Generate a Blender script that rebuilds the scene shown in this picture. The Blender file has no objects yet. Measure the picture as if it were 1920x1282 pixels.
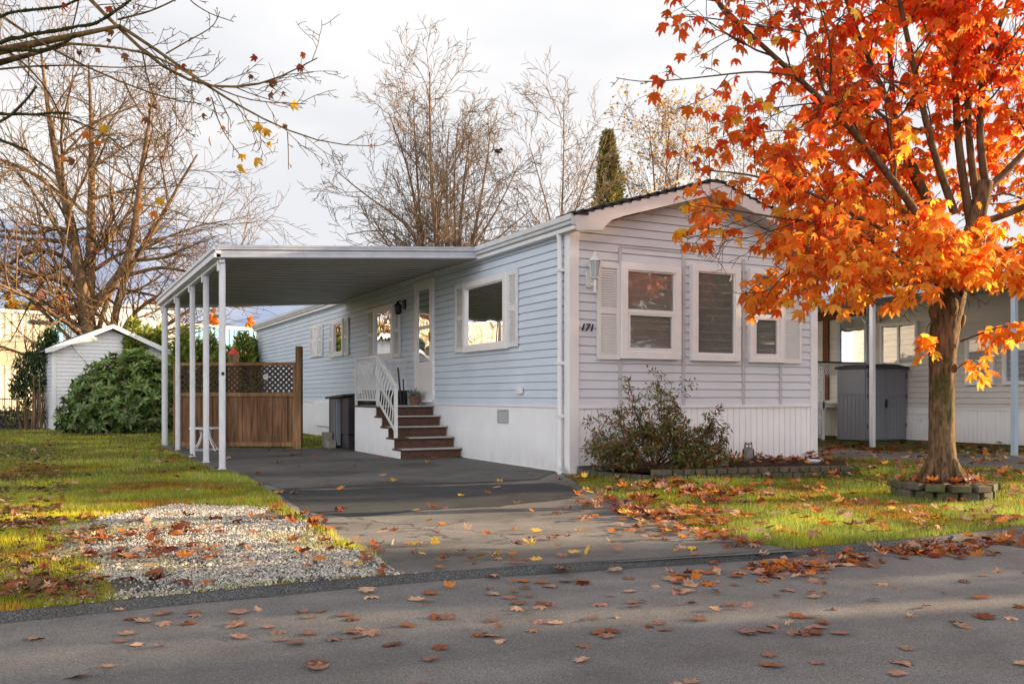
import bpy, bmesh, math, random
import numpy as np
from mathutils import Vector, Matrix, noise as mnoise
random.seed(7); RNG = np.random.default_rng(11)
R = math.radians
scene = bpy.context.scene
COL = scene.collection

# ------------------------------------------------------------------ camera frame
F, CX, HY = 1670.0, 960.0, 742.0
YAW = R(27.4); CC, SS = math.cos(YAW), math.sin(YAW)
CAM = Vector((-5.91, -9.78, 1.0))
def cam2w(lat, dep, z=0.0):                    # metres right / ahead of the camera -> world
    return Vector((CC*lat + SS*dep + CAM.x, -SS*lat + CC*dep + CAM.y, z))
def G(px, py, z=0.0):                          # ground point seen at a pixel of the survey photo
    d = (1.0 - z)*F/(py - HY)
    return cam2w((px - CX)/F*d, d, z)
def P(px, py, d):                              # point at a given distance ahead
    return cam2w((px - CX)/F*d, d, 1.0 + (HY - py)*d/F)

# ------------------------------------------------------------------ materials
def srgb(r, g, b):
    f = lambda c: c/12.92 if c <= .04045 else ((c + .055)/1.055)**2.4
    return (f(r/255), f(g/255), f(b/255), 1)
class NT:
    def __init__(s, name):
        s.m = bpy.data.materials.new(name); s.m.use_nodes = True
        s.t = s.m.node_tree; s.t.nodes.clear()
        s.out = s.n('ShaderNodeOutputMaterial')
    def n(s, typ, **kw):
        x = s.t.nodes.new(typ)
        for k, v in kw.items():
            if k.startswith('i_'):
                key = k[2:]; key = int(key) if key.isdigit() else key.replace('_', ' ')
                x.inputs[key].default_value = v
            else: setattr(x, k, v)
        return x
    def l(s, a, b): s.t.links.new(a, b)
    def coords(s, scale=(1, 1, 1), obj=False):
        g = s.n('ShaderNodeNewGeometry'); mp = s.n('ShaderNodeMapping'); mp.inputs['Scale'].default_value = scale
        s.l(g.outputs['Position'], mp.inputs['Vector']); return mp.outputs['Vector']
    def noise(s, vec, scale, detail=4, rough=.6):
        x = s.n('ShaderNodeTexNoise'); x.inputs['Scale'].default_value = scale
        x.inputs['Detail'].default_value = detail; x.inputs['Roughness'].default_value = rough
        s.l(vec, x.inputs['Vector']); return x.outputs['Fac']
    def ramp(s, fac, stops):
        x = s.n('ShaderNodeValToRGB'); e = x.color_ramp.elements
        e[0].position, e[0].color = stops[0]; e[1].position, e[1].color = stops[-1]
        for p_, c_ in stops[1:-1]:
            q = e.new(p_); q.color = c_
        s.l(fac, x.inputs['Fac']); return x.outputs['Color']
    def mix(s, fac, a, b, typ='MIX'):
        x = s.n('ShaderNodeMix'); x.data_type = 'RGBA'; x.blend_type = typ
        for v, k in ((fac, 0), (a, 6), (b, 7)):
            if hasattr(v, 'links'): s.l(v, x.inputs[k])
            else: x.inputs[k].default_value = v
        return x.outputs[2]
def g3(v): return (v, v, v, 1)
def mat(name, col, rough=.6, var=.12, vscale=3.0, stretch=(1, 1, 1), bump=0.0, bscale=60, metal=0.0, dirt=0.0, spec=.4):
    s = NT(name); b = s.n('ShaderNodeBsdfPrincipled')
    b.inputs['Roughness'].default_value = rough; b.inputs['Metallic'].default_value = metal
    b.inputs['Specular IOR Level'].default_value = spec
    v = s.coords(stretch)
    n1 = s.noise(v, vscale, 6, .65)
    c = s.mix(1.0, col, s.ramp(n1, [(.3, g3(1 - var)), (.7, g3(1 + var*.5))]), 'MULTIPLY')
    if dirt:
        z = s.n('ShaderNodeSeparateXYZ'); s.l(s.coords(), z.inputs[0])
        mr = s.n('ShaderNodeMapRange'); s.l(z.outputs['Z'], mr.inputs[0])
        mr.inputs[1].default_value = 0.0; mr.inputs[2].default_value = .45; mr.inputs[3].default_value = dirt; mr.inputs[4].default_value = 0
        n2 = s.noise(s.coords((1, 1, .4)), 7, 5)
        mm = s.n('ShaderNodeMath', operation='MULTIPLY'); s.l(mr.outputs[0], mm.inputs[0]); s.l(n2, mm.inputs[1])
        c = s.mix(mm.outputs[0], c, (.16, .13, .09, 1))
    s.l(c, b.inputs['Base Color'])
    if bump:
        bp = s.n('ShaderNodeBump'); bp.inputs['Strength'].default_value = bump; bp.inputs['Distance'].default_value = .01
        s.l(s.noise(s.coords(stretch), bscale, 3), bp.inputs['Height']); s.l(bp.outputs[0], b.inputs['Normal'])
    s.l(b.outputs[0], s.out.inputs[0]); return s.m
def leafmat(name, trans=.45, rough=.55, spec=.25):
    s = NT(name); a = s.n('ShaderNodeVertexColor'); a.layer_name = 'Col'
    b = s.n('ShaderNodeBsdfPrincipled'); b.inputs['Roughness'].default_value = rough; b.inputs['Specular IOR Level'].default_value = spec
    t = s.n('ShaderNodeBsdfTranslucent'); mx = s.n('ShaderNodeMixShader'); mx.inputs[0].default_value = trans
    c = s.mix(1.0, a.outputs['Color'], s.ramp(s.noise(s.coords(), 30, 3), [(.3, g3(.75)), (.7, g3(1.12))]), 'MULTIPLY')
    s.l(c, b.inputs['Base Color']); s.l(c, t.inputs['Color'])
    s.l(b.outputs[0], mx.inputs[1]); s.l(t.outputs[0], mx.inputs[2]); s.l(mx.outputs[0], s.out.inputs[0]); return s.m
def plainleaf(name, col):
    s = NT(name); b = s.n('ShaderNodeBsdfPrincipled'); b.inputs['Roughness'].default_value = .6
    b.inputs['Specular IOR Level'].default_value = .3
    oi = s.n('ShaderNodeObjectInfo'); 
    c = s.mix(1.0, col, s.ramp(oi.outputs['Random'], [(0, g3(.6)), (1, g3(1.25))]), 'MULTIPLY')
    c = s.mix(1.0, c, s.ramp(s.noise(s.coords(), 45, 4), [(.35, g3(.6)), (.65, g3(1.15))]), 'MULTIPLY')
    s.l(c, b.inputs['Base Color']); s.l(b.outputs[0], s.out.inputs[0]); return s.m
def glassmat(name, refl=.35, tint=(.55, .55, .55, 1), wav=.25):
    s = NT(name); g = s.n('ShaderNodeBsdfGlossy'); g.inputs['Roughness'].default_value = .015; g.inputs['Color'].default_value = (.95, .95, .95, 1)
    t = s.n('ShaderNodeBsdfTransparent'); t.inputs['Color'].default_value = tint
    lw = s.n('ShaderNodeFresnel'); lw.inputs['IOR'].default_value = 1.5
    ad = s.n('ShaderNodeMath', operation='MULTIPLY_ADD'); s.l(lw.outputs[0], ad.inputs[0]); ad.inputs[1].default_value = .6; ad.inputs[2].default_value = refl
    bp = s.n('ShaderNodeBump'); bp.inputs['Strength'].default_value = wav; bp.inputs['Distance'].default_value = .02
    s.l(s.noise(s.coords(), 1.6, 1), bp.inputs['Height']); s.l(bp.outputs[0], g.inputs['Normal'])
    mx = s.n('ShaderNodeMixShader'); s.l(ad.outputs[0], mx.inputs[0]); s.l(t.outputs[0], mx.inputs[1]); s.l(g.outputs[0], mx.inputs[2])
    s.l(mx.outputs[0], s.out.inputs[0]); return s.m

def asphalt(name, base, stain, speck=.5, warm=(1, 1, 1)):
    s = NT(name); b = s.n('ShaderNodeBsdfPrincipled'); b.inputs['Specular IOR Level'].default_value = .35
    v = s.coords()
    n1 = s.noise(s.coords((.35, 1, 1)), .9, 5, .6); n2 = s.noise(v, 2.6, 6, .7); n3 = s.noise(v, 170, 2, .7); n4 = s.noise(v, 60, 3, .7)
    w = lambda k: (base*k*warm[0], base*k*warm[1], base*k*warm[2], 1)
    c = s.ramp(n1, [(.3, w(1 - stain)), (.5, w(1.0)), (.7, w(1 + stain*.7))])
    c = s.mix(1, c, s.ramp(n2, [(.3, g3(.78)), (.7, g3(1.15))]), 'MULTIPLY')
    c = s.mix(1, c, s.ramp(n3, [(.3, g3(1 - speck)), (.5, g3(1)), (.72, g3(1 + speck*2.2))]), 'MULTIPLY')
    c = s.mix(1, c, s.ramp(n4, [(.3, g3(.82)), (.7, g3(1.14))]), 'MULTIPLY')
    s.l(c, b.inputs['Base Color'])
    s.l(s.ramp(n1, [(.3, g3(.62)), (.7, g3(.95))]), b.inputs['Roughness'])
    bp = s.n('ShaderNodeBump'); bp.inputs['Strength'].default_value = .6; bp.inputs['Distance'].default_value = .006
    s.l(n3, bp.inputs['Height']); s.l(bp.outputs[0], b.inputs['Normal'])
    s.l(b.outputs[0], s.out.inputs[0]); return s.m
def cracked(name, base, stain, speck, warm):
    m = asphalt(name, base, stain, speck, warm); t = m.node_tree; b = [n for n in t.nodes if n.type == 'BSDF_PRINCIPLED'][0]
    src = b.inputs['Base Color'].links[0].from_socket; g = t.nodes.new('ShaderNodeNewGeometry'); ns = t.nodes.new('ShaderNodeTexNoise'); ns.inputs['Scale'].default_value = 3; ns.inputs['Detail'].default_value = 5
    t.links.new(g.outputs['Position'], ns.inputs['Vector']); vm = t.nodes.new('ShaderNodeVectorMath'); vm.operation = 'MULTIPLY_ADD'; vm.inputs[1].default_value = (.45, .45, .45)
    t.links.new(ns.outputs['Color'], vm.inputs[0]); t.links.new(g.outputs['Position'], vm.inputs[2]); v = t.nodes.new('ShaderNodeTexVoronoi'); v.feature = 'DISTANCE_TO_EDGE'; v.inputs['Scale'].default_value = .42
    t.links.new(vm.outputs[0], v.inputs['Vector']); r1 = t.nodes.new('ShaderNodeMapRange'); r1.inputs[1].default_value = 0; r1.inputs[2].default_value = .006; r1.inputs[3].default_value = 1; r1.inputs[4].default_value = 0
    t.links.new(v.outputs['Distance'], r1.inputs[0]); n2 = t.nodes.new('ShaderNodeTexNoise'); n2.inputs['Scale'].default_value = .8; t.links.new(g.outputs['Position'], n2.inputs['Vector'])
    r2 = t.nodes.new('ShaderNodeMapRange'); r2.inputs[1].default_value = .52; r2.inputs[2].default_value = .60; t.links.new(n2.outputs['Fac'], r2.inputs[0]); mu = t.nodes.new('ShaderNodeMath'); mu.operation = 'MULTIPLY'
    t.links.new(r1.outputs[0], mu.inputs[0]); t.links.new(r2.outputs[0], mu.inputs[1])
    st = t.nodes.new('ShaderNodeTexNoise'); st.inputs['Scale'].default_value = 1.1; st.inputs['Detail'].default_value = 3; t.links.new(vm.outputs[0], st.inputs['Vector'])
    r3 = t.nodes.new('ShaderNodeMapRange'); r3.inputs[1].default_value = .58; r3.inputs[2].default_value = .66; r3.inputs[4].default_value = .45; t.links.new(st.outputs['Fac'], r3.inputs[0]); ad = t.nodes.new('ShaderNodeMath'); ad.operation = 'MAXIMUM'
    t.links.new(mu.outputs[0], ad.inputs[0]); t.links.new(r3.outputs[0], ad.inputs[1]); mx = t.nodes.new('ShaderNodeMix'); mx.data_type = 'RGBA'; mx.inputs[7].default_value = (base*.28, base*.27, base*.27, 1)
    t.links.new(ad.outputs[0], mx.inputs[0]); t.links.new(src, mx.inputs[6]); t.links.new(mx.outputs[2], b.inputs['Base Color']); return m
def soilmat(name, stops, scale=2.0, bump=.6, fine=40):
    s = NT(name); b = s.n('ShaderNodeBsdfPrincipled'); b.inputs['Roughness'].default_value = .95; b.inputs['Specular IOR Level'].default_value = .1
    v = s.coords(); n1 = s.noise(v, scale, 6, .65); n2 = s.noise(v, fine, 5, .7)
    c = s.mix(1, s.ramp(n1, stops), s.ramp(n2, [(.3, g3(.6)), (.7, g3(1.3))]), 'MULTIPLY')
    s.l(c, b.inputs['Base Color']); bp = s.n('ShaderNodeBump'); bp.inputs['Strength'].default_value = bump; bp.inputs['Distance'].default_value = .03
    s.l(n2, bp.inputs['Height']); s.l(bp.outputs[0], b.inputs['Normal']); s.l(b.outputs[0], s.out.inputs[0]); return s.m
def woodmat(name, c1, c2, stretch=(14, 14, 1.0), plank=None, scale=1.6):
    s = NT(name); b = s.n('ShaderNodeBsdfPrincipled'); b.inputs['Roughness'].default_value = .75; b.inputs['Specular IOR Level'].default_value = .2
    n1 = s.noise(s.coords(stretch), scale, 6, .7); n2 = s.noise(s.coords((3, 3, .6)), 1.3, 4)
    c = s.mix(1, s.ramp(n1, [(.3, c1), (.68, c2)]), s.ramp(n2, [(.3, g3(.55)), (.7, g3(1.3))]), 'MULTIPLY')
    s.l(c, b.inputs['Base Color']); bp = s.n('ShaderNodeBump'); bp.inputs['Strength'].default_value = .4; bp.inputs['Distance'].default_value = .005
    s.l(n1, bp.inputs['Height']); s.l(bp.outputs[0], b.inputs['Normal']); s.l(b.outputs[0], s.out.inputs[0]); return s.m
def barkmat(name, c1, c2, moss=None, mossn=.55, scale=8):
    s = NT(name); b = s.n('ShaderNodeBsdfPrincipled'); b.inputs['Roughness'].default_value = .9; b.inputs['Specular IOR Level'].default_value = .1
    n1 = s.noise(s.coords((1, 1, .22)), scale*2.2, 6, .7); c = s.ramp(n1, [(.32, c1), (.68, c2)])
    if moss:
        n2 = s.noise(s.coords(), 3.0, 6, .7); c = s.mix(s.ramp(n2, [(mossn, g3(0)), (mossn + .12, g3(1))]), c, moss)
    s.l(c, b.inputs['Base Color']); bp = s.n('ShaderNodeBump'); bp.inputs['Strength'].default_value = .8; bp.inputs['Distance'].default_value = .02
    s.l(n1, bp.inputs['Height']); s.l(bp.outputs[0], b.inputs['Normal']); s.l(b.outputs[0], s.out.inputs[0]); return s.m

M = {}
M['siding'] = mat('siding', (.64, .66, .70, 1), .5, .10, 1.2, (1, 1, 2), dirt=.0)
M['siding_cool'] = mat('siding_cool', (.62, .69, .77, 1), .5, .10, 1.2, (1, 1, 2))  # same siding with the side wall's bluish skylight put into its colour
M['trim'] = mat('trim', (.78, .77, .76, 1), .45, .08, 4)
M['fascia'] = mat('fascia', (.62, .575, .56, 1), .5, .08, 3)
M['skirt'] = mat('skirt', (.86, .86, .87, 1), .5, .06, 2, dirt=.45)
M['gutter'] = mat('gutter', (.60, .61, .62, 1), .4, .14, 4)
M['shingle'] = mat('shingle', (.035, .035, .04, 1), .9, .5, 12, bump=.6, bscale=50)
M['shutter'] = mat('shutter', (.74, .73, .71, 1), .5, .08, 5)
M['vinyl'] = mat('vinyl', (.82, .80, .79, 1), .35, .05, 4)
M['dark'] = mat('dark', (.012, .011, .010, 1), .9, .2, 4)
M['room'] = mat('room', (.06, .05, .04, 1), .9, .5, 3)
M['blind'] = mat('blind', (.55, .50, .45, 1), .6, .1, 6)
M['blindgrey'] = mat('blindgrey', (.42, .43, .42, 1), .6, .1, 6)
M['glass'] = glassmat('glass', .08, (.9, .9, .9, 1))
M['glassmirror'] = glassmat('glassmirror', .42, (.6, .6, .6, 1), .35)
M['carport'] = mat('carport_white', (.74, .75, .78, 1), .4, .12, 5, dirt=.3)
M['carportfascia'] = mat('carport_fascia', (.50, .52, .57, 1), .4, .15, 5)
M['carportedge'] = mat('carport_edge', (.42, .44, .49, 1), .45, .25, 5, (1, 1, 1))
M['pan'] = mat('roof_pan', (.54, .50, .44, 1), .55, .15, 2)
M['panroof'] = mat('roof_top', (.33, .34, .36, 1), .6, .3, 2)
M['tread'] = mat('carpet_brown', (.105, .055, .036, 1), .95, .35, 14, bump=.5, bscale=120)
M['nosing'] = mat('nosing_grey', (.42, .39, .36, 1), .8, .15, 8)
M['rail'] = mat('rail_white', (.70, .69, .67, 1), .4, .12, 9)
M['fence'] = woodmat('fence_wood', (.06, .028, .014, 1), (.27, .14, .07, 1))
M['fencelight'] = woodmat('fence_post_wood', (.15, .075, .035, 1), (.34, .20, .10, 1))
M['lattice'] = woodmat('lattice_wood', (.035, .022, .015, 1), (.09, .05, .03, 1))
M['resin'] = mat('resin_grey', (.17, .18, .20, 1), .5, .1, 3)
M['resindark'] = mat('resin_dark', (.035, .034, .042, 1), .5, .15, 3)
M['shedgrey'] = mat('shed_grey', (.20, .205, .23, 1), .55, .10, 3)
M['black'] = mat('black_metal', (.012, .012, .012, 1), .4, .2, 5)
M['brass'] = mat('brass', (.45, .30, .08, 1), .3, .1, 5, metal=.8)
M['frost'] = mat('lamp_glass', (.40, .42, .42, 1), .15, .1, 9, spec=.8)
M['stone'] = mat('stone_edging', (.115, .10, .07, 1), .95, .45, 9, bump=.9, bscale=70)
M['mossstone'] = mat('stone_mossy', (.10, .10, .045, 1), .95, .5, 7, bump=.9, bscale=70)
M['concrete'] = mat('concrete', (.30, .27, .23, 1), .9, .3, 8, bump=.6)
M['soil'] = soilmat('soil', [(.3, (.03, .018, .012, 1)), (.7, (.10, .055, .035, 1))], 5)
M['lawnsoil'] = soilmat('lawn_soil', [(.32, (.11, .07, .03, 1)), (.47, (.10, .12, .03, 1)), (.7, (.075, .13, .022, 1))], .8)
M['terrain'] = soilmat('terrain', [(.35, (.10, .09, .06, 1)), (.7, (.09, .11, .05, 1))], .05)
M['gravelbase'] = soilmat('gravel_base', [(.3, (.10, .085, .06, 1)), (.7, (.24, .22, .19, 1))], 3, .8, 60)
M['road'] = asphalt('road', .20, .32, .42, (1.03, .98, .95))
M['drive'] = cracked('driveway', .19, .55, .35, (1.05, 1.0, .94))
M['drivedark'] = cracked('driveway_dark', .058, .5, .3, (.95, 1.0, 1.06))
M['kerb'] = asphalt('kerb', .075, .8, .9)
M['blades'] = leafmat('grass_blades', .35, .6, .15)
M['leaves'] = leafmat('leaves', .6)
M['shrubleaf'] = leafmat('shrub_leaves', .2, .4, .45)
M['fallen'] = leafmat('fallen_leaves', .1, .7, .2)
M['pebble'] = leafmat('pebbles', .0, .8, .3)
M['bark'] = barkmat('bark', (.035, .022, .013, 1), (.33, .22, .12, 1), (.08, .085, .025, 1), .53, 14)
for n_b in M['bark'].node_tree.nodes:
    if n_b.type == 'BUMP': n_b.inputs['Distance'].default_value = .06; n_b.inputs['Strength'].default_value = 1.0
M['barklimb'] = barkmat('bark_limb', (.05, .028, .016, 1), (.17, .11, .06, 1), (.045, .05, .018, 1), .58)
M['barkold'] = barkmat('bark_overhang', (.06, .035, .018, 1), (.30, .19, .08, 1), (.035, .032, .012, 1), .54)
M['moss'] = barkmat('moss', (.015, .014, .006, 1), (.075, .07, .02, 1), None, .5, 20)
M['barkfar'] = barkmat('bark_far', (.055, .032, .018, 1), (.27, .17, .095, 1), (.14, .14, .04, 1), .6, 2)
M['barkgrey'] = barkmat('bark_grey', (.085, .058, .038, 1), (.30, .21, .14, 1), None, .6, 2)
M['beige'] = mat('cladding_beige', (.56, .47, .35, 1), .6, .08, .3)
M['beigedark'] = mat('cladding_tan', (.36, .29, .21, 1), .6, .08, .3)
M['blue'] = mat('cladding_blue', (.17, .40, .56, 1), .5, .08, .3)
M['whitepaint'] = mat('white_paint', (.85, .84, .8, 1), .5, .06, 1)
M['red'] = mat('mast_red', (.55, .05, .03, 1), .5, .2, 2)
M['neigh'] = mat('neighbour_siding', (.64, .61, .575, 1), .55, .1, 1.2)
M['neighblue'] = mat('neighbour_fascia', (.42, .52, .62, 1), .5, .1, 2)
M['soffit'] = mat('soffit', (.42, .38, .35, 1), .7, .2, 2)
M['browntrim'] = mat('brown_trim', (.16, .055, .02, 1), .7, .3, 3)
M['owl'] = mat('owl_grey', (.24, .23, .22, 1), .8, .6, 45, bump=.6, bscale=80)
M['owldark'] = mat('owl_dark', (.03, .03, .035, 1), .8, .3, 40)
M['dishwhite'] = mat('dish_white', (.8, .8, .78, 1), .3, .05, 5)

# ------------------------------------------------------------------ object helpers
def tag(o, label=None, cat=None, group=None, kind=None):
    if label: o['label'] = label
    if cat: o['category'] = cat
    if group: o['group'] = group
    if kind: o['kind'] = kind
    return o
def thing(name, label, cat, loc, group=None):
    o = bpy.data.objects.new(name, None); COL.objects.link(o); o.location = loc; o.empty_display_size = .3
    o['_o'] = list(loc)
    return tag(o, label, cat, group)
def link(name, me, parent=None, origin=None):
    o = bpy.data.objects.new(name, me); COL.objects.link(o)
    if parent is not None: o.parent = parent; o['_o'] = parent['_o']
    elif origin is not None: o.location = origin; o['_o'] = list(origin)
    return o
def org(parent, origin):
    if parent is not None: return Vector(parent['_o'])
    return Vector(origin) if origin is not None else Vector((0, 0, 0))
class MB:
    def __init__(s, M4=None): s.v = []; s.f = []; s.mi = []; s.M = M4; s.k = 0
    def add(s, vs, fs):
        b = len(s.v)
        for p in vs:
            p = Vector(p)
            if s.M is not None: p = s.M @ p
            s.v.append(p)
        for f in fs: s.f.append([b + i for i in f]); s.mi.append(s.k)
        return s
    def box(s, x0, x1, y0, y1, z0, z1):
        vs = [(x, y, z) for z in (z0, z1) for y in (y0, y1) for x in (x0, x1)]
        return s.add(vs, [(0, 2, 3, 1), (4, 5, 7, 6), (0, 1, 5, 4), (2, 6, 7, 3), (0, 4, 6, 2), (1, 3, 7, 5)])
    def prism(s, poly, y0, y1):                 # polygon in x,z pushed along y
        n = len(poly); vs = [(x, y0, z) for x, z in poly] + [(x, y1, z) for x, z in poly]
        return s.add(vs, [tuple(range(n)), tuple(range(2*n - 1, n - 1, -1))] + [(i, (i + 1) % n, n + (i + 1) % n, n + i) for i in range(n)])
    def bar(s, a, b, w, h=None, up=(0, 0, 1)):  # rectangular bar between two points
        a = Vector(a); b = Vector(b); h = h or w; d = (b - a).normalized(); u = Vector(up)
        if abs(d.dot(u)) > .99: u = Vector((0, 1, 0))
        r = d.cross(u).normalized(); u = r.cross(d)
        vs = [p + r*(w/2*i) + u*(h/2*j) for p in (a, b) for i, j in ((-1, -1), (1, -1), (1, 1), (-1, 1))]
        return s.add(vs, [(0, 1, 2, 3), (7, 6, 5, 4), (0, 4, 5, 1), (1, 5, 6, 2), (2, 6, 7, 3), (3, 7, 4, 0)])
    def tube(s, pts, rad, n=6, cap=True):
        pts = [Vector(p) for p in pts]
        if not hasattr(rad, '__len__'): rad = [rad]*len(pts)
        vs = []; fs = []; m = len(pts)
        d0 = (pts[-1] - pts[0]); ref = Vector((0, 0, 1)) if abs(d0.z) < .8*max(d0.length, 1e-6) else Vector((1, 0, .1))
        for i, p in enumerate(pts):
            d = pts[min(i + 1, m - 1)] - pts[max(i - 1, 0)]
            if d.length < 1e-9: d = Vector((0, 0, 1))
            d.normalize(); x = d.cross(ref)
            if x.length < 1e-4: x = d.cross(Vector((0, 1, 0)))
            x.normalize(); y = d.cross(x)
            for k in range(n):
                a = 2*math.pi*k/n; vs.append(p + (x*math.cos(a) + y*math.sin(a))*rad[i])
        for i in range(m - 1):
            for k in range(n):
                fs.append((i*n + k, i*n + (k + 1) % n, (i + 1)*n + (k + 1) % n, (i + 1)*n + k))
        if cap: fs += [tuple(range(n - 1, -1, -1)), tuple((m - 1)*n + k for k in range(n))]
        return s.add(vs, fs)
    def lathe(s, c, prof, n=16):
        c = Vector(c); vs = []; fs = []; m = len(prof)
        for r, z in prof:
            for k in range(n): a = 2*math.pi*k/n; vs.append(c + Vector((r*math.cos(a), r*math.sin(a), z)))
        for i in range(m - 1):
            for k in range(n): fs.append((i*n + k, i*n + (k + 1) % n, (i + 1)*n + (k + 1) % n, (i + 1)*n + k))
        fs += [tuple(range(n - 1, -1, -1)), tuple((m - 1)*n + k for k in range(n))]
        return s.add(vs, fs)
    def ball(s, c, r, n=10, m=7):
        if not hasattr(r, '__len__'): r = (r, r, r)
        c = Vector(c); vs = []; fs = []
        for i in range(m + 1):
            t = math.pi*i/m
            for k in range(n):
                a = 2*math.pi*k/n; vs.append(c + Vector((r[0]*math.sin(t)*math.cos(a), r[1]*math.sin(t)*math.sin(a), r[2]*math.cos(t))))
        for i in range(m):
            for k in range(n): fs.append((i*n + k, (i + 1)*n + k, (i + 1)*n + (k + 1) % n, i*n + (k + 1) % n))
        return s.add(vs, fs)
    def build(s, name, mats, parent=None, origin=None, smooth=False, bevel=0, recalc=True):
        o3 = org(parent, origin); me = bpy.data.meshes.new(name)
        me.from_pydata([tuple(v - o3) for v in s.v], [], s.f)
        ms = mats if isinstance(mats, (list, tuple)) else [mats]
        for m in ms: me.materials.append(m)
        if len(ms) > 1: me.polygons.foreach_set('material_index', s.mi)
        if recalc and len(s.f) < 60000:
            bm = bmesh.new(); bm.from_mesh(me); bmesh.ops.recalc_face_normals(bm, faces=bm.faces); bm.to_mesh(me); bm.free()
        if smooth: me.polygons.foreach_set('use_smooth', [True]*len(me.polygons))
        me.update(); o = link(name, me, parent, origin)
        if bevel:
            b = o.modifiers.new('bevel', 'BEVEL'); b.width = bevel; b.segments = 2; b.limit_method = 'ANGLE'
        return o

def cloud(name, tv, tf, mats3, pos, cols, m, parent=None, origin=None):
    """one mesh made of N transformed copies of a small template (leaves, blades, pebbles) with a colour each"""
    tv = np.asarray(tv, float); tf = np.asarray(tf, int); N = len(pos); nv = len(tv); nf = len(tf)
    o3 = np.array(org(parent, origin))
    V = np.einsum('nij,vj->nvi', mats3, tv) + pos[:, None, :] - o3
    Fc = (tf[None] + (np.arange(N)*nv)[:, None, None]).reshape(-1)
    me = bpy.data.meshes.new(name); me.vertices.add(N*nv); me.vertices.foreach_set('co', V.reshape(-1).astype(np.float32))
    me.loops.add(N*nf*3); me.loops.foreach_set('vertex_index', Fc.astype(np.int32))
    me.polygons.add(N*nf); me.polygons.foreach_set('loop_start', (np.arange(N*nf)*3).astype(np.int32))
    me.update(calc_edges=True)
    a = me.color_attributes.new('Col', 'FLOAT_COLOR', 'POINT')
    c = np.ones((N, nv, 4), np.float32); c[:, :, :3] = np.asarray(cols)[:, None, :]
    a.data.foreach_set('color', c.reshape(-1)); me.materials.append(m)
    return link(name, me, parent, origin)
def unit(a): return a/np.maximum(np.linalg.norm(a, axis=-1, keepdims=True), 1e-9)
def frames(tip, nrm, size):                      # rotation*scale with y = tip direction, z = face normal
    tip = unit(tip); x = unit(np.cross(tip, nrm)); z = np.cross(x, tip)
    m = np.stack([x, tip, z], axis=2); return m*np.asarray(size).reshape(-1, 1, 1)
def rvec(n): return unit(RNG.normal(size=(n, 3)))
def pick(cols, n, jit=.15):
    c = np.asarray(cols)[RNG.integers(0, len(cols), n)]
    return np.clip(c*(1 + RNG.normal(size=(n, 1))*jit), .003, 1)

# maple leaf outline: five lobes with teeth, centre at the stalk joint
_h = [(0, 1.0), (8, .82), (14, .80), (18, .64), (25, .54), (32, .66), (38, .84), (46, .95), (53, .76), (62, .74), (68, .58), (77, .50), (86, .60), (95, .76), (102, .66), (114, .54), (135, .46), (160, .30)]
_ang = [(a, r) for a, r in _h] + [(360 - a, r) for a, r in reversed(_h[1:])]
def maple(curl=.18, fold=.1, stalk=True, wob=0.0):
    vs = [(0, 0, 0)]
    for a, r in _ang:
        x = math.sin(R(a))*r*.98; y = math.cos(R(a))*r
        z = -curl*(r**2) + fold*abs(x) + wob*math.sin(a*.11)*r
        vs.append((x, y, z))
    n = len(_ang); fs = [(0, 1 + i, 1 + (i + 1) % n) for i in range(n)]
    if stalk:
        b = len(vs); vs += [(-.012, 0, 0), (.012, 0, 0), (.03, -.75, -.12), (.05, -.75, -.12)]
        fs += [(b, b + 1, b + 3), (b, b + 3, b + 2)]
    vs = np.array(vs)*.55
    return vs, fs
LEAF = maple(); LEAFC = maple(.45, .35)
ELL = (np.array([(0, 0, 0), (.13, .25, .03), (.17, .5, .03), (.10, .8, 0), (0, 1, -.06), (-.10, .8, 0), (-.17, .5, .03), (-.13, .25, .03), (0, .5, -.02)]),
       [(0, 1, 8), (1, 2, 8), (2, 3, 8), (3, 4, 8), (4, 5, 8), (5, 6, 8), (6, 7, 8), (7, 0, 8)])
LAN = (np.array([(0, 0, 0), (.14, .4, .03), (0, 1, -.05), (-.14, .4, .03)]), [(0, 1, 2), (0, 2, 3)])
QUAD = (np.array([(-.5, 0, 0), (.5, 0, 0), (.35, 1, .1), (-.35, .9, -.1)]), [(0, 1, 2), (0, 2, 3)])

# ------------------------------------------------------------------ tree growth
def grow(out, p, d, L, r, lvl, cfg, rnd):
    n = cfg['seg'][lvl]; pts = [p.copy()]; rr = [r]; rend = max(r*cfg['taper'][lvl], cfg['rmin']*.7)
    for i in range(n):
        d = d + Vector((rnd.gauss(0, 1), rnd.gauss(0, 1), rnd.gauss(0, 1)))*cfg['wob'][lvl]
        d.z += cfg['trop'][lvl]; d.normalize(); p = p + d*(L/n); pts.append(p.copy()); rr.append(r + (rend - r)*(i + 1)/n)
    out.append((pts, rr, lvl))
    if lvl + 1 < cfg['levels']:
        k = cfg['kids'][lvl]; k = max(1, int(k*min(1.3, .4 + .6*L/cfg['ref'][lvl]) + rnd.random()))
        for j in range(k):
            f = cfg['f0'][lvl] + (1 - cfg['f0'][lvl])*(j + rnd.random())/k; x = f*n; i = min(int(x), n - 1); q = pts[i].lerp(pts[i + 1], x - i)
            dd = (pts[i + 1] - pts[i]).normalized(); s = dd.cross(Vector((rnd.gauss(0, 1), rnd.gauss(0, 1), rnd.gauss(0, 1)))).normalized()
            a = R(rnd.uniform(*cfg['ang'][lvl])); nd = dd*math.cos(a) + s*math.sin(a)
            rl = rr[i]*rnd.uniform(.45, .65)
            grow(out, q, nd, L*cfg['len'][lvl]*(1.15 - .6*f)*rnd.uniform(.7, 1.2), max(rl, cfg['rmin']), lvl + 1, cfg, rnd)
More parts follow.
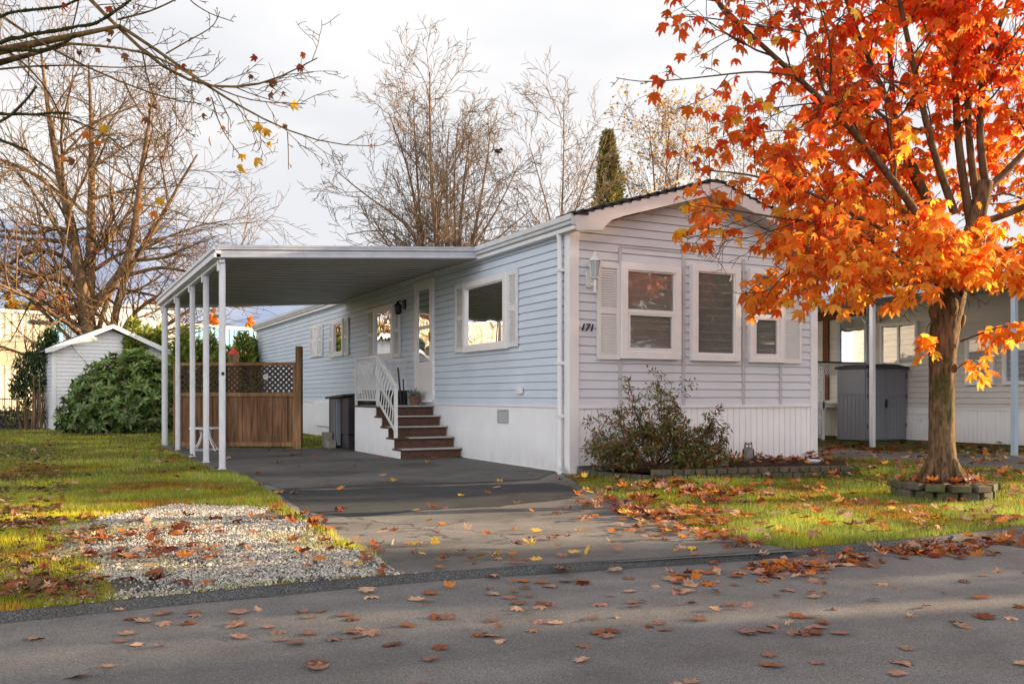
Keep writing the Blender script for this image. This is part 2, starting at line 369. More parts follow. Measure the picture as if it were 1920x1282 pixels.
def tree_mesh(name, br, m, parent, sides=(8, 6, 4, 3, 3), lo=0, hi=9):
    mb = MB()
    for pts, rr, lvl in br:
        if lo <= lvl <= hi: mb.tube(pts, rr, sides[min(lvl, 4)], cap=False)
    return mb.build(name, m, parent, smooth=True, recalc=False)
BARE = dict(levels=4, seg=[9, 8, 6, 4], taper=[.18, .15, .2, .4], wob=[.06, .09, .13, .18], trop=[.02, .04, .03, .02], kids=[15, 11, 7, 0], ref=[8, 3, 1.2, 1],
            f0=[.2, .15, .15, 0], ang=[(32, 62), (25, 55), (25, 60), (0, 0)], len=[.48, .5, .5, 0], rmin=.010)
def bare_tree(name, label, bx, stems, cfg, m=None, seed=1, cat='tree', group=None, leaves=None):
    rnd = random.Random(seed); t = thing(name, label, cat, (bx.x, bx.y, 0), group); br = []
    for off, d, L, r in stems: grow(br, Vector((bx.x, bx.y, 0)) + Vector(off), Vector(d).normalized(), L, r, 0, cfg, rnd)
    m = m or M['barkfar']
    tree_mesh('trunk', br, m, t, hi=0); tree_mesh('crown', br, m, t, lo=1)
    if leaves:
        n, size, cols = leaves; tips = [p for pts, rr, l in br if l >= 2 for p in pts[2:]]
        idx = RNG.integers(0, len(tips), n); pos = np.array([tips[i] for i in idx]) + RNG.normal(size=(n, 3))*.12
        cloud('leaves', *QUAD, frames(rvec(n) + np.array([0, 0, -.6]), rvec(n), RNG.uniform(.6, 1.3, n)*size), pos, pick(cols, n), M['leaves'], t)
    return t

# ------------------------------------------------------------------ setting: ground, road, driveway
def sheet(name, pts, z, m, label=None):
    bm = bmesh.new(); vs = [bm.verts.new((p[0], p[1], z)) for p in pts]; f = bm.faces.new(vs)
    bmesh.ops.triangulate(bm, faces=[f]); bmesh.ops.recalc_face_normals(bm, faces=bm.faces)
    if sum(f.normal.z for f in bm.faces) < 0: bmesh.ops.reverse_faces(bm, faces=bm.faces)
    me = bpy.data.meshes.new(name); bm.to_mesh(me); bm.free(); me.materials.append(m)
    return tag(link(name, me), label, None, None, 'structure')
KPX = [(0, 1150), (220, 1128), (400, 1110), (600, 1091), (800, 1073), (1000, 1062), (1200, 1050), (1400, 1038), (1520, 1029), (1650, 1018), (1800, 1003), (1920, 986)]
KG = [G(*p) for p in KPX]
d_l = (KG[0] - KG[2]).normalized(); d_r = (KG[-1] - KG[-4]).normalized()
KG = [KG[0] + d_l*60, KG[0] + d_l*6] + KG + [KG[-1] + d_r*6, KG[-1] + d_r*60]
def kerb_py(px):
    return float(np.interp(px, [p[0] for p in KPX], [p[1] for p in KPX]))
# smooth the kerb line
def resample(pts, step):
    out = []
    for a, b in zip(pts[:-1], pts[1:]):
        n = max(1, int((b - a).length/step))
        for i in range(n): out.append(a.lerp(b, i/n))
    out.append(pts[-1]); return out
KR = resample(KG, .25)
for _ in range(6): KR = [KR[0]] + [(KR[i - 1] + KR[i]*2 + KR[i + 1])/4 for i in range(1, len(KR) - 1)] + [KR[-1]]
back = [KR[-1] + Vector((-10, 120, 0)), Vector((0, 160, 0)), KR[0] + Vector((-60, 130, 0))]
lawn_ground = sheet('lawn_ground', [(p.x, p.y) for p in KR] + [(p.x, p.y) for p in back], 0.0, M['lawnsoil'])
sheet('terrain', [(-1500, -1500), (1500, -1500), (1500, 1500), (-1500, 1500)], -.12, M['terrain'])
nrm = []
for i in range(len(KR)):
    d = (KR[min(i + 1, len(KR) - 1)] - KR[max(i - 1, 0)]); d.z = 0; d.normalize(); nrm.append(Vector((d.y, -d.x, 0)))
if nrm[10].dot(CAM - KR[10]) < 0: nrm = [-q for q in nrm]
sheet('road', [(p + q*.055)[:2] for p, q in zip(KR, nrm)] + [(40, -60), (-90, -60)], -.034, M['road'])
kb = MB(); prof = [(-.015, .004), (-.004, .010), (.010, .010), (.022, .003), (.032, -.010), (.042, -.024), (.056, -.032), (.085, -.038)]
vs = []; 
for i, (p, q) in enumerate(zip(KR, nrm)):
    for o_, z_ in prof:
        j = mnoise.noise(Vector((p.x*3, p.y*3, o_*5)))*.008; vs.append(p + q*(o_ + j) + Vector((0, 0, z_ + j*.6)))
m_ = len(prof); kb.add(vs, [(i*m_ + k, i*m_ + k + 1, (i + 1)*m_ + k + 1, (i + 1)*m_ + k) for i in range(len(KR) - 1) for k in range(m_ - 1)])
tag(kb.build('kerb', M['kerb'], smooth=True), kind='structure')

def wig(pts, step=.3, amp=.04, closed=True):
    P_ = [Vector((p[0], p[1], 0)) for p in pts]
    if closed: P_ = P_ + [P_[0]]
    out = resample(P_, step)[:-1] if closed else resample(P_, step)
    return [Vector((p.x + mnoise.noise(p*1.7)*amp, p.y + mnoise.noise(p*1.7 + Vector((9, 9, 0)))*amp, 0)) for p in out]
dk = [G(x, kerb_py(x) + 2) for x in (1495, 1400, 1200, 1000, 800, 765)]
drive_poly = dk + [G(*p) for p in ((745, 1072), (700, 1045), (640, 1010), (600, 985), (545, 955), (510, 925), (470, 900), (425, 882))] \
    + [Vector((-3.95, 2.6, 0)), Vector((-3.95, 9.6, 0)), Vector((-2.9, 8.1, 0)), Vector((-1.75, 6.75, 0)), Vector((-.9, 7.4, 0)), Vector((.4, 7.5, 0)), Vector((.4, -.1, 0))] \
    + [G(*p) for p in ((1060, 893), (1105, 922), (1170, 940), (1225, 962), (1290, 985), (1370, 1008), (1450, 1024))]
dw = wig(drive_poly); sheet('driveway', dw, .006, M['drive'])
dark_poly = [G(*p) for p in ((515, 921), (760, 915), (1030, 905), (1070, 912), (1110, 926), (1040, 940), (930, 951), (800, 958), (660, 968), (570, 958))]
sheet('driveway_shaded_patch', wig(dark_poly, .2, .12), .010, M['drivedark'])  # darker asphalt patch, its colour deepened again to stand for shade
cpw = [(-3.9, 2.0), (-3.9, 9.4), (-1.9, 6.8), (.3, 7.2), (.3, -.1), (-.05, -.05)] 
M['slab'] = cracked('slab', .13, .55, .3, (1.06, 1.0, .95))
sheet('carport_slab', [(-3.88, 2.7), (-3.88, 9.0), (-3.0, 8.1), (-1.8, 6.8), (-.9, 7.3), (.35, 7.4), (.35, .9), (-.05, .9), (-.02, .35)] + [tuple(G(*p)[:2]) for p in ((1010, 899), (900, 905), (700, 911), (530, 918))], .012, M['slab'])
cr = MB(); ck = resample([G(530, 919), G(620, 916), G(700, 914), G(820, 910), G(920, 906), G(1012, 900)], .08)
vs = []
for i, p in enumerate(ck):
    w_ = .018 + .012*mnoise.noise(p*9); p = p + Vector((0, mnoise.noise(p*5)*.03, 0)); vs += [p + Vector((0, -w_, .016)), p + Vector((0, w_, .016))]
cr.add(vs, [(2*i, 2*i + 1, 2*i + 3, 2*i + 2) for i in range(len(ck) - 1)]); tag(cr.build('driveway_crack', M['soil']), kind='structure')
gk = [G(x, kerb_py(x) - 2) for x in (760, 600, 400, 300, 215)]
gravel_poly = gk + [G(*p) for p in ((190, 1090), (165, 1050), (135, 1010), (150, 985), (210, 965), (300, 952), (390, 946), (470, 950), (530, 968), (600, 1000), (660, 1030), (710, 1055))]
gp = wig(gravel_poly, .3, .08); sheet('gravel_bed', gp, .005, M['gravelbase'])
nd_poly = [G(*p) for p in ((1530, 838), (1640, 846), (1780, 850), (2300, 862), (2500, 920), (1920, 882), (1780, 872), (1640, 860), (1530, 856))]
sheet('neighbour_driveway', wig(nd_poly, .5, .08), .006, M['drive'])
bed_poly = [(0.0, -.05), (0.0, -.20), (.25, -1.2), (1.1, -1.45), (2.2, -1.62), (3.2, -1.78), (4.2, -.9), (4.25, 0), ]
sheet('flower_bed', [(0.05, .1)] + [(0.05, -.12), (.32, -1.14), (1.1, -1.36), (2.2, -1.54), (3.1, -1.68), (3.9, -.9), (4.1, .1)], .10, M['soil'])
def inside(poly, pts):
    x, y = pts[:, 0], pts[:, 1]; c = np.zeros(len(pts), bool); n = len(poly)
    for i in range(n):
        x0, y0 = poly[i][0], poly[i][1]; x1, y1 = poly[i - 1][0], poly[i - 1][1]
        if y0 == y1: continue
        c ^= ((y0 > y) != (y1 > y)) & (x < (x1 - x0)*(y - y0)/(y1 - y0) + x0)
    return c
def vis(pts, m=120):                                # part of the ground the photograph could see
    dx = pts[:, 0] - CAM.x; dy = pts[:, 1] - CAM.y; dep = SS*dx + CC*dy; lat = CC*dx - SS*dy
    px = CX + F*lat/np.maximum(dep, .1); return (dep > 1.5) & (px > -m) & (px < 1920 + m), dep
def rand_px(n, x0, x1, y0, y1):
    px = RNG.uniform(x0, x1, n); py = RNG.uniform(y0, y1, n); d = F/(py - HY); lat = (px - CX)/F*d
    return np.stack([CC*lat + SS*d + CAM.x, -SS*lat + CC*d + CAM.y], 1), px, py

# gravel pebbles
N = 80000; pts = np.stack([RNG.uniform(-7.5, -2.5, N*4), RNG.uniform(-6.2, -.5, N*4)], 1); jn = np.array([[mnoise.noise(Vector((q[0]*1.8, q[1]*1.8, 2))), mnoise.noise(Vector((q[0]*1.8, q[1]*1.8, 12)))] for q in pts])*.45 + RNG.normal(size=pts.shape)*.07
pk = inside(gp, pts + jn); KA0 = np.array([(p.x, p.y) for p in KR]); pk &= inside([(p.x, p.y) for p in KR] + [(p.x, p.y) for p in back], pts) & ~inside(dw, pts)
pts = pts[pk]; pn0 = np.array([mnoise.noise(Vector((q[0]*2.4, q[1]*2.4, 33))) for q in pts]); pts = pts[RNG.random(len(pts)) < np.clip(1.1 + pn0*1.3, .25, 1)][:N]
ico = bmesh.new(); bmesh.ops.create_icosphere(ico, subdivisions=1, radius=1); ico.verts.index_update()
iv = np.array([v.co[:] for v in ico.verts]); ifc = [[v.index for v in f.verts] for f in ico.faces]; ico.free()
n = len(pts); sz = RNG.uniform(.004, .0088, n)*(1 + (RNG.random(n) < .04)*.8)
fr = frames(rvec(n), rvec(n), sz)*RNG.uniform(.6, 1.3, (n, 1, 3))
edge = np.array([mnoise.noise(Vector((p[0]*1.1, p[1]*1.1, 0))) for p in pts])
pc = pick([(.54, .50, .43), (.44, .41, .36), (.68, .62, .52), (.24, .24, .25), (.38, .33, .26), (.09, .09, .10), (.56, .53, .48)], n)
pos = np.concatenate([pts, (.006 + RNG.uniform(0, .008, n))[:, None]], 1)
tag(cloud('gravel', iv, ifc, fr, pos, pc, M['pebble']), 'bed of pale grey and white crushed gravel beside the driveway', 'gravel', kind='stuff')

# grass
def in_kerb(pts):
    return inside([(p.x, p.y) for p in KR] + [(p.x, p.y) for p in back], pts)
BL = (np.array([(-.5, 0, 0), (.5, 0, 0), (.1, 1, .35)]), [(0, 1, 2)])
def grass(name, label, n, rects, hmul=1.0, brown=0.0, tone=(1, 1, 1)):
    P_ = []
    for (x0, x1, y0, y1, k) in rects:
        a, _, _ = rand_px(int(n*k), x0, x1, y0, y1); P_.append(a)
    p = np.concatenate(P_); v, dep = vis(p, 200); ok = v & in_kerb(p) & (dep < 40)
    gin = inside(gp, p) & (RNG.random(len(p)) > np.clip(np.array([mnoise.noise(Vector((q[0]*1.3, q[1]*1.3, 21))) for q in p])*1.2 - .02, 0, .8)); ok &= ~gin
    for poly in (dw, [(0, 0), (4.3, 0), (4.3, 19.4), (0, 19.4)], [(.1, .1), (.02, -.2), (.3, -1.34), (3.1, -1.9), (4.2, -.9), (4.2, .1)]): ok &= ~inside(poly, p)
    nd = inside(wigN, p); ok &= ~nd
    p = p[ok]; dep = dep[ok]; n_ = len(p)
    pn = np.array([mnoise.noise(Vector((q[0]*.9, q[1]*.9, 3))) + .5*mnoise.noise(Vector((q[0]*3.1, q[1]*3.1, 7))) for q in p])
    bare = np.array([mnoise.noise(Vector((q[0]*.55 + 5, q[1]*.55, 1))) for q in p])
    keep = RNG.random(n_) > np.clip((bare + .12)*2.2*brown, 0, .9); p = p[keep]; dep = dep[keep]; pn = pn[keep]; n_ = len(p)
    h = RNG.uniform(.022, .055, n_)*hmul*(1 + pn*.5)
    w = np.clip(.0011*dep*.55, .003, .03)
    az = RNG.uniform(0, 6.28, n_); lean = RNG.uniform(.1, .6, n_)
    tip = np.stack([np.cos(az)*lean, np.sin(az)*lean, np.ones(n_)], 1)
    f = frames(tip, rvec(n_), np.ones(n_)); f[:, :, 0] *= w[:, None]; f[:, :, 1] *= h[:, None]; f[:, :, 2] *= h[:, None]
    c = pick([(.20, .30, .035), (.25, .36, .045), (.15, .24, .04), (.33, .37, .07), (.40, .34, .14)], n_, .2)
    c *= (1 + .8*pn)[:, None]*np.array(tone); dry = (pn < -.25)
    c[dry] = c[dry]*np.array([1.7, 1.0, 1.1]); mz = np.array([mnoise.noise(Vector((q[0]*1.6, q[1]*1.6, 50))) for q in p]) > .22; c[mz] = c[mz]*np.array([1.25, 1.1, .6])
    return tag(cloud(name, *BL, f, np.concatenate([p, np.full((n_, 1), -.002)], 1), np.clip(c, .01, .9), M['blades']), label, 'grass', kind='stuff')
wigN = wig(nd_poly, .5, .08)

# ------------------------------------------------------------------ building helpers
def wallL(X): return Matrix(((0, -1, 0, X), (1, 0, 0, 0), (0, 0, 1, 0), (0, 0, 0, 1)))   # (along, out, z) on a wall facing -X
def wallF(Y): return Matrix(((1, 0, 0, 0), (0, -1, 0, Y), (0, 0, 1, 0), (0, 0, 0, 1)))   # (along, out, z) on a wall facing -Y
def siding(mb, bounds, z0, z1, pitch=.17, lip=.015, joints=0, rnd=None):
    z = z0
    while z < z1 - .01:
        t = min(z + pitch, z1); a0, a1 = bounds(z); b0, b1 = bounds(t)
        if b1 - b0 < .02: b0 = b1 = (b0 + b1)/2
        g = min(.013, (t - z)*.4)
        vs = [(a0, lip, z), (a1, lip, z), (b1, .007, t - g), (b0, .007, t - g), (b1, -.012, t - g), (b0, -.012, t - g), (b1, -.012, t), (b0, -.012, t), (b1, lip, t), (b0, lip, t)]
        mb.add(vs, [(0, 1, 2, 3), (3, 2, 4, 5), (5, 4, 6, 7), (7, 6, 8, 9)])
        z = t
def ribbed(mb, a0, a1, z0, z1, pitch, dep=.012, gap=.012, base=.012):
    a = a0
    while a < a1 - .005:
        b = min(a + pitch, a1)
        mb.add([(a, base, z0), (b - gap, base, z0), (b - gap, base, z1), (a, base, z1), (b - gap, base - dep, z0), (b - gap, base - dep, z1), (b, base - dep, z0), (b, base - dep, z1), (b, base, z0), (b, base, z1), (a, base - dep, z0), (a, base - dep, z1)],
               [(0, 1, 2, 3), (1, 4, 5, 2), (4, 6, 7, 5), (6, 8, 9, 7)])
        a = b
def frame4(mb, a0, a1, z0, z1, w, d0, d1):
    mb.box(a0, a1, d0, d1, z1 - w, z1); mb.box(a0, a1, d0, d1, z0, z0 + w)
    mb.box(a0, a0 + w, d0, d1, z0 + w, z1 - w); mb.box(a1 - w, a1, d0, d1, z0 + w, z1 - w)
def window(T, a0, a1, z0, z1, parent, kind='picture', fw=.085, blind=None, glass='glass', label=None, trimm='vinyl', proud=.065, d=0.02):
    f = MB(T); frame4(f, a0, a1, z0, z1, fw, d - .03, d + proud)
    i0, i1, j0, j1 = a0 + fw, a1 - fw, z0 + fw, z1 - fw
    frame4(f, i0 - .002, i1 + .002, j0 - .002, j1 + .002, .02, d - .02, d + proud - .018)
    zm = (j0 + j1)/2 - .01
    if kind == 'hung':
        f.box(i0, i1, d, d + proud - .008, zm - .025, zm + .03); frame4(f, i0 + .018, i1 - .018, j0 + .018, zm - .02, .03, d, d + proud - .014)
    if kind == 'slider':
        am = (i0 + i1)/2; f.box(am - .025, am + .025, d, d + proud - .008, j0, j1)
    if kind == 'side': f.box(i0 + .0, i0 + .05, d, d + proud - .02, j0, j1)
    fo = f.build('window', M[trimm], parent, bevel=.004)
    if label: fo['label'] = label
    b = MB(T); b.box(i0, i1, d - .028, d - .016, j0, j1); b.build('backing', M['room'], fo)
    if blind:
        mb = MB(T); z = j1 - .015; lo = j0 + (0.02 if blind != 'half' else (j1 - j0)*.55)
        while z > lo:
            mb.add([(i0 + .01, d + .004, z), (i1 - .01, d + .004, z), (i1 - .01, d - .008, z - .019), (i0 + .01, d - .008, z - .019)], [(0, 1, 2, 3)]); z -= .021
        mb.build('blinds', M['blind' if blind != 'grey' else 'blindgrey'], fo, recalc=False)
    p = MB(T); p.add([(i0, d + .030, j0), (i1, d + .030, j0), (i1, d + .030, j1), (i0, d + .030, j1)], [(0, 1, 2, 3)])
    p.build('pane', M[glass], fo); return fo
def shutter(T, a0, a1, z0, z1, parent, d=.02):
    f = MB(T); w = .05*min(1, (a1 - a0)/.3); zm = (z0 + z1)/2
    f.box(a0, a1, d, d + .008, z0, z1)
    f.box(a0, a0 + w, d + .008, d + .035, z0, z1); f.box(a1 - w, a1, d + .008, d + .035, z0, z1)
    for p, q in ((z0, z0 + .07), (zm - .035, zm + .035), (z1 - .07, z1)): f.box(a0 + w, a1 - w, d + .008, d + .035, p, q)
    for lo, hi in ((z0 + .07, zm - .035), (zm + .035, z1 - .07)):
        z = lo + .004
        while z < hi - .02:
            f.add([(a0 + w, d + .032, z), (a1 - w, d + .032, z), (a1 - w, d + .012, z + .028), (a0 + w, d + .012, z + .028), (a1 - w, d + .010, z), (a0 + w, d + .010, z)], [(0, 1, 2, 3), (0, 5, 4, 1)]); z += .030
    return f.build('shutter', M['shutter'], parent, recalc=False)

# ================================================================== the mobile home
W_, L_ = 4.27, 19.4; EZ = 3.12; RZ = 3.78
home = thing('mobile_home', 'long pale grey mobile home with white skirting, gable front and number 171', 'mobile home', (2.13, 9.7, 0))
TL, TF = wallL(0), wallF(0)
core = MB(); core.box(.02, W_ - .02, .02, L_ - .02, .05, EZ + .02); core.build('core_wall', M['siding'], home)
m = MB(TL); siding(m, lambda z: (0.0, L_), .87, EZ + .06, .108); m.build('side_wall', M['siding_cool'], home)
m = MB(TF)
def gb(z):
    if z <= 3.10: return (0.0, W_)
    k = (z - 3.10)/(RZ - 3.10)*W_/2; return (k, W_ - k)
siding(m, gb, .87, RZ, .112)
m.build('front_wall', M['siding'], home)
m = MB(wallL(0)); m.M = Matrix(((0, 1, 0, W_), (1, 0, 0, 0), (0, 0, 1, 0), (0, 0, 0, 1))); siding(m, lambda z: (0.0, L_), .87, EZ + .06, .17); m.build('rear_side_wall', M['siding'], home)
# skirting
m = MB(TL); ribbed(m, .0, L_, .02, .86, .055, .005, .006); m.build('skirting', M['skirt'], home)
m = MB(TF); ribbed(m, .0, W_ - .0, .03, .85, .108, .012, .013, .010); m.build('skirting', M['skirt'], home)
m = MB(TL); m.box(-.0, L_, -.01, .030, .845, .875); m.box(0, 3.3, 0, .018, .0, .035); m.build('skirting_cap', M['trim'], home)
m = MB(TF); m.box(-.03, W_ + .03, -.01, .034, .835, .872); m.build('skirting_cap', M['trim'], home)
# corner posts
m = MB(); m.box(-.034, .11, -.036, -.002, .0, 3.16); m.box(-.036, .0, -.034, .09, .0, 3.16); m.build('corner_trim', M['trim'], home, bevel=.004)
m = MB(); m.box(W_ - .10, W_ + .034, -.036, -.002, .0, 3.12); m.box(W_, W_ + .035, -.034, .09, 0, 3.12); m.build('corner_trim', M['trim'], home, bevel=.004)
m = MB(TL); m.box(L_ - .1, L_ + .03, -.01, .036, 0, 3.15); m.build('corner_trim', M['trim'], home)
m = MB(TF)
for a in (.755, 1.80, 2.87, 3.575): m.box(a - .025, a + .025, 0, .028, .875, 2.95)
m.box(.755, 2.0, 0, .024, 2.955, 2.985)
m.build('batten', mat('batten_grey', (.50, .50, .52, 1), .5), home)
# roof: two shingled slopes, fascia, gutter
ov = .32
m = MB(); x0, xm, x1 = -.14, W_/2, W_ + .14; ez = 3.27
for a, b in ((x0, xm), (x1, xm)):
    m.add([(a, -ov, ez), (b, -ov, 3.95), (b, L_ + .2, 3.95), (a, L_ + .2, ez), (a, -ov, ez - .03), (b, -ov, 3.92), (b, L_ + .2, 3.92), (a, L_ + .2, ez - .03)],
          [(0, 1, 2, 3), (4, 5, 6, 7), (0, 1, 5, 4), (2, 3, 7, 6), (0, 3, 7, 4)])
roof = m.build('roof', M['shingle'], home)
m = MB(); m.box(-.16, .06, -ov - .03, .1, 3.262, 3.29)
for i in range(16):
    k = i/16; x = x0 + (xm - x0)*k; z = ez + (3.95 - ez)*k
    m.box(x - .02, x + .15, -ov - .02, -ov + .3, z + .0, z + .012 + .006*(i % 2))
    x = x1 + (xm - x1)*k; m.box(x - .15, x + .02, -ov - .02, -ov + .3, z, z + .012 + .006*(i % 2))
m.build('shingle_edge', M['shingle'], roof)
m = MB(); m.lathe((1.62, 1.0, 3.74), [(.13, 0), (.13, .07), (.17, .08), (.15, .12), (.06, .14)], 14); m.build('roof_vent', M['shingle'], roof, smooth=False)
m = MB()
for x in (2.13,): m.lathe((x, 9.5, 3.9), [(.06, 0), (.06, .35), (.09, .36), (.09, .42)], 10)
m.build('vent_pipe', M['gutter'], roof)
m = MB()                                        # rake fascia with the returned foot at the eave
def rake(sgn):
    c = W_/2; X = lambda x: c - sgn*(c - x)
    top = lambda x: 3.262 + (3.942 - 3.262)*(x + .14)/(c + .14)
    poly = [(X(-.13), top(-.13)), (X(c), top(c)), (X(c), top(c) - .20), (X(.62), top(.62) - .185), (X(.42), top(.42) - .20), (X(.32), top(.32) - .26), (X(.28), top(.28) - .30), (X(-.09), top(-.09) - .22)]
    m.prism(poly, -ov, -ov + .03)
rake(1); rake(-1); m.build('fascia', M['fascia'], home, bevel=.004)
m = MB()
for s_ in (1, -1):
    c = W_/2; X = lambda x: c - s_*(c - x)
    m.add([(X(-.05), -ov + .032, 3.12), (X(c), -ov + .032, 3.76), (X(c), .02, 3.76), (X(-.05), .02, 3.12)], [(0, 1, 2, 3)])
m.build('soffit', M['fascia'], home)
m = MB()                                        # eave gutter on the left: stepped profile
gpoly = [(-.15, 3.27), (-.17, 3.27), (-.175, 3.20), (-.15, 3.185), (-.15, 3.15), (-.10, 3.13), (-.02, 3.13), (-.02, 3.15), (-.14, 3.16), (-.13, 3.25)]
m.prism(gpoly, -.30, L_ + .15)
m.box(-.16, .0, -.305, -.295, 3.13, 3.27)
m.build('gutter', M['gutter'], home)
m = MB(); m.box(-.12, .02, -.29, L_ + .1, 3.08, 3.128); m.build('eave_board', M['trim'], home)
m = MB()
m.tube([(-.10, .14, 3.13), (-.075, .14, 3.0), (-.075, .14, .30), (-.075, .14, .12), (-.12, .05, .06), (-.19, -.05, .035)], .034, 8); m.box(-.115, -.03, .09, .19, 1.4, 1.44); m.box(-.115, -.03, .09, .19, 2.6, 2.64); m.box(-.115, -.03, .09, .19, .72, .76)
m.build('downspout', M['trim'], home)
# front windows and shutters
window(TF, .735, 1.715, 1.49, 2.76, home, 'hung', .10, 'full', label='left front window, double hung with dark blinds')
window(TF, 1.91, 2.765, 1.485, 2.81, home, 'picture', .095, 'grey', label='middle front window, single tall pane with closed blinds')
window(TF, 2.945, 3.585, 1.48, 2.82, home, 'hung', .075, 'grey', label='right front window behind the maple leaves')
shutter(TF, .385, .73, 1.475, 2.735, home); shutter(TF, 3.60, 3.965, 1.475, 2.82, home)
# left side windows, door, shutters
window(TL, 1.67, 3.19, 1.685, 2.79, home, 'picture', .10, 'half', 'glassmirror', label='wide side window between louvred shutters')
shutter(TL, 1.385, 1.665, 1.70, 2.80, home); shutter(TL, 3.195, 3.55, 1.70, 2.80, home)
window(TL, 6.47, 7.62, 1.72, 2.78, home, 'side', .10, None, 'glassmirror', label='window over the stair landing'); shutter(TL, 6.15, 6.465, 1.73, 2.78, home); shutter(TL, 7.625, 8.03, 1.73, 2.78, home)
window(TL, 9.74, 10.58, 1.90, 2.74, home, 'side', .10, None, 'glassmirror'); shutter(TL, 9.42, 9.735, 1.90, 2.74, home); shutter(TL, 10.585, 10.94, 1.90, 2.74, home)
window(TL, 11.93, 12.31, 1.97, 2.76, home, 'hung', .08, None, 'glassmirror'); shutter(TL, 11.57, 11.925, 1.97, 2.76, home); shutter(TL, 12.315, 12.72, 1.97, 2.76, home)
# storm door
m = MB(TL); frame4(m, 4.51, 5.39, .93, 3.03, .075, 0, .055); door = m.build('door', M['vinyl'], home, bevel=.004); door['label'] = 'white storm door with tall glass panes'
m = MB(TL); a0, a1 = 4.59, 5.31
frame4(m, a0, a1, .98, 2.955, .085, .01, .045); m.box(a0 + .08, a1 - .08, .01, .040, 1.05, 1.60); m.box(a0 + .08, a1 - .08, .01, .045, 2.18, 2.24)
m.build('door_leaf', M['vinyl'], door)
m = MB(TL); m.box(a0 + .08, a1 - .08, .004, .008, 1.6, 2.9); m.build('backing', M['room'], door)
m = MB(TL); m.add([(a0 + .08, .03, 1.6), (a1 - .08, .03, 1.6), (a1 - .08, .03, 2.88), (a0 + .08, .03, 2.88)], [(0, 1, 2, 3)]); m.build('pane', M['glass'], door)
m = MB(TL); m.box(a0 + .03, a0 + .06, .045, .075, 1.95, 2.10); m.build('handle', M['brass'], door)
m = MB(TL); m.box(4.55, 5.35, 0, .10, .89, .93); m.build('threshold', M['trim'], door)
# porch light on the side wall
m = MB(TL); m.box(5.90, 6.02, .01, .04, 2.62, 2.80); m.tube([(5.96, .04, 2.75), (5.96, .12, 2.78), (5.96, .15, 2.72)], .012, 6); m.lathe((5.96, .15, 2.52), [(.035, 0), (.06, .03), (.075, .15), (.085, .16), (.03, .22), (.01, .25)], 6)
m.build('porch_light', M['black'], home)
m = MB(TL); m.lathe((5.96, .15, 2.545), [(.05, 0), (.068, .12)], 6); m.build('lamp_glass', M['frost'], home)
# wall lantern beside the front shutter
m = MB(TF); m.box(.215, .315, .02, .05, 2.40, 2.62)
m.tube([(.265, .05, 2.45), (.265, .11, 2.42), (.265, .16, 2.45), (.265, .17, 2.50)], .014, 6)
m.lathe((.265, .17, 2.50), [(.03, -.18), (.02, -.16), (.018, -.02), (.05, 0), (.055, .015)], 8)
m.lathe((.265, .17, 2.72), [(.088, 0), (.08, .015), (.045, .05), (.015, .06), (.022, .085), (.006, .13)], 8)
for k in range(6):
    a = k*math.pi/3; m.tube([(.265 + .052*math.cos(a), .17 + .052*math.sin(a), 2.51), (.265 + .083*math.cos(a), .17 + .083*math.sin(a), 2.72)], .005, 4)
ln = m.build('wall_lantern', M['rail'], home, smooth=False)
m = MB(TF); m.lathe((.265, .17, 2.515), [(.045, 0), (.076, .2)], 8); m.build('lamp_glass', M['frost'], ln)
m = MB(TF); m.tube([(.265, .17, 2.53), (.265, .17, 2.66)], .016, 8); m.build('bulb', M['brass'], ln)
# house number
cu = bpy.data.curves.new('house_number', 'FONT'); cu.body = '171'; cu.size = .135; cu.extrude = .006; cu.shear = .28; cu.space_character = 1.0; cu.offset = .002
tmp = bpy.data.objects.new('number_curve', cu); COL.objects.link(tmp); dg = bpy.context.evaluated_depsgraph_get()
me = bpy.data.meshes.new_from_object(tmp.evaluated_get(dg)); bpy.data.objects.remove(tmp); me.materials.clear(); me.materials.append(M['black'])
me.transform(Matrix.Translation(Vector((.125, -.040, 1.835)) - Vector(home['_o'])) @ Matrix.Rotation(R(90), 4, 'X')); me.name = 'house_number'
hn = link('house_number', me, home); hn['label'] = 'black slanted house number 171'
# outlet cover, skirt vent, junction lines
m = MB(TL); m.box(1.24, 1.375, .02, .07, 1.03, 1.125); m.build('outlet_cover', M['trim'], home, bevel=.006)
m = MB(TL); frame4(m, 1.70, 2.05, .60, .80, .02, .01, .026); 
vt = m.build('skirt_vent', mat('vent_grey', (.40, .40, .38, 1), .5), home)
m = MB(TL)
for k in range(11): m.add([(1.72, .022, .62 + k*.0155), (2.03, .022, .62 + k*.0155), (2.03, .012, .63 + k*.0155), (1.72, .012, .63 + k*.0155)], [(0, 1, 2, 3)])
for k in range(1, 6): m.box(1.72 + k*.055, 1.728 + k*.055, .02, .024, .62, .78)
m.build('grille', mat('vent_slats', (.55, .56, .55, 1), .5), vt, recalc=False)
# far end skirting box on the side
m = MB(TL); m.box(8.6, 12.2, .02, .10, .28, .86); m.build('skirting_box', M['skirt'], home)

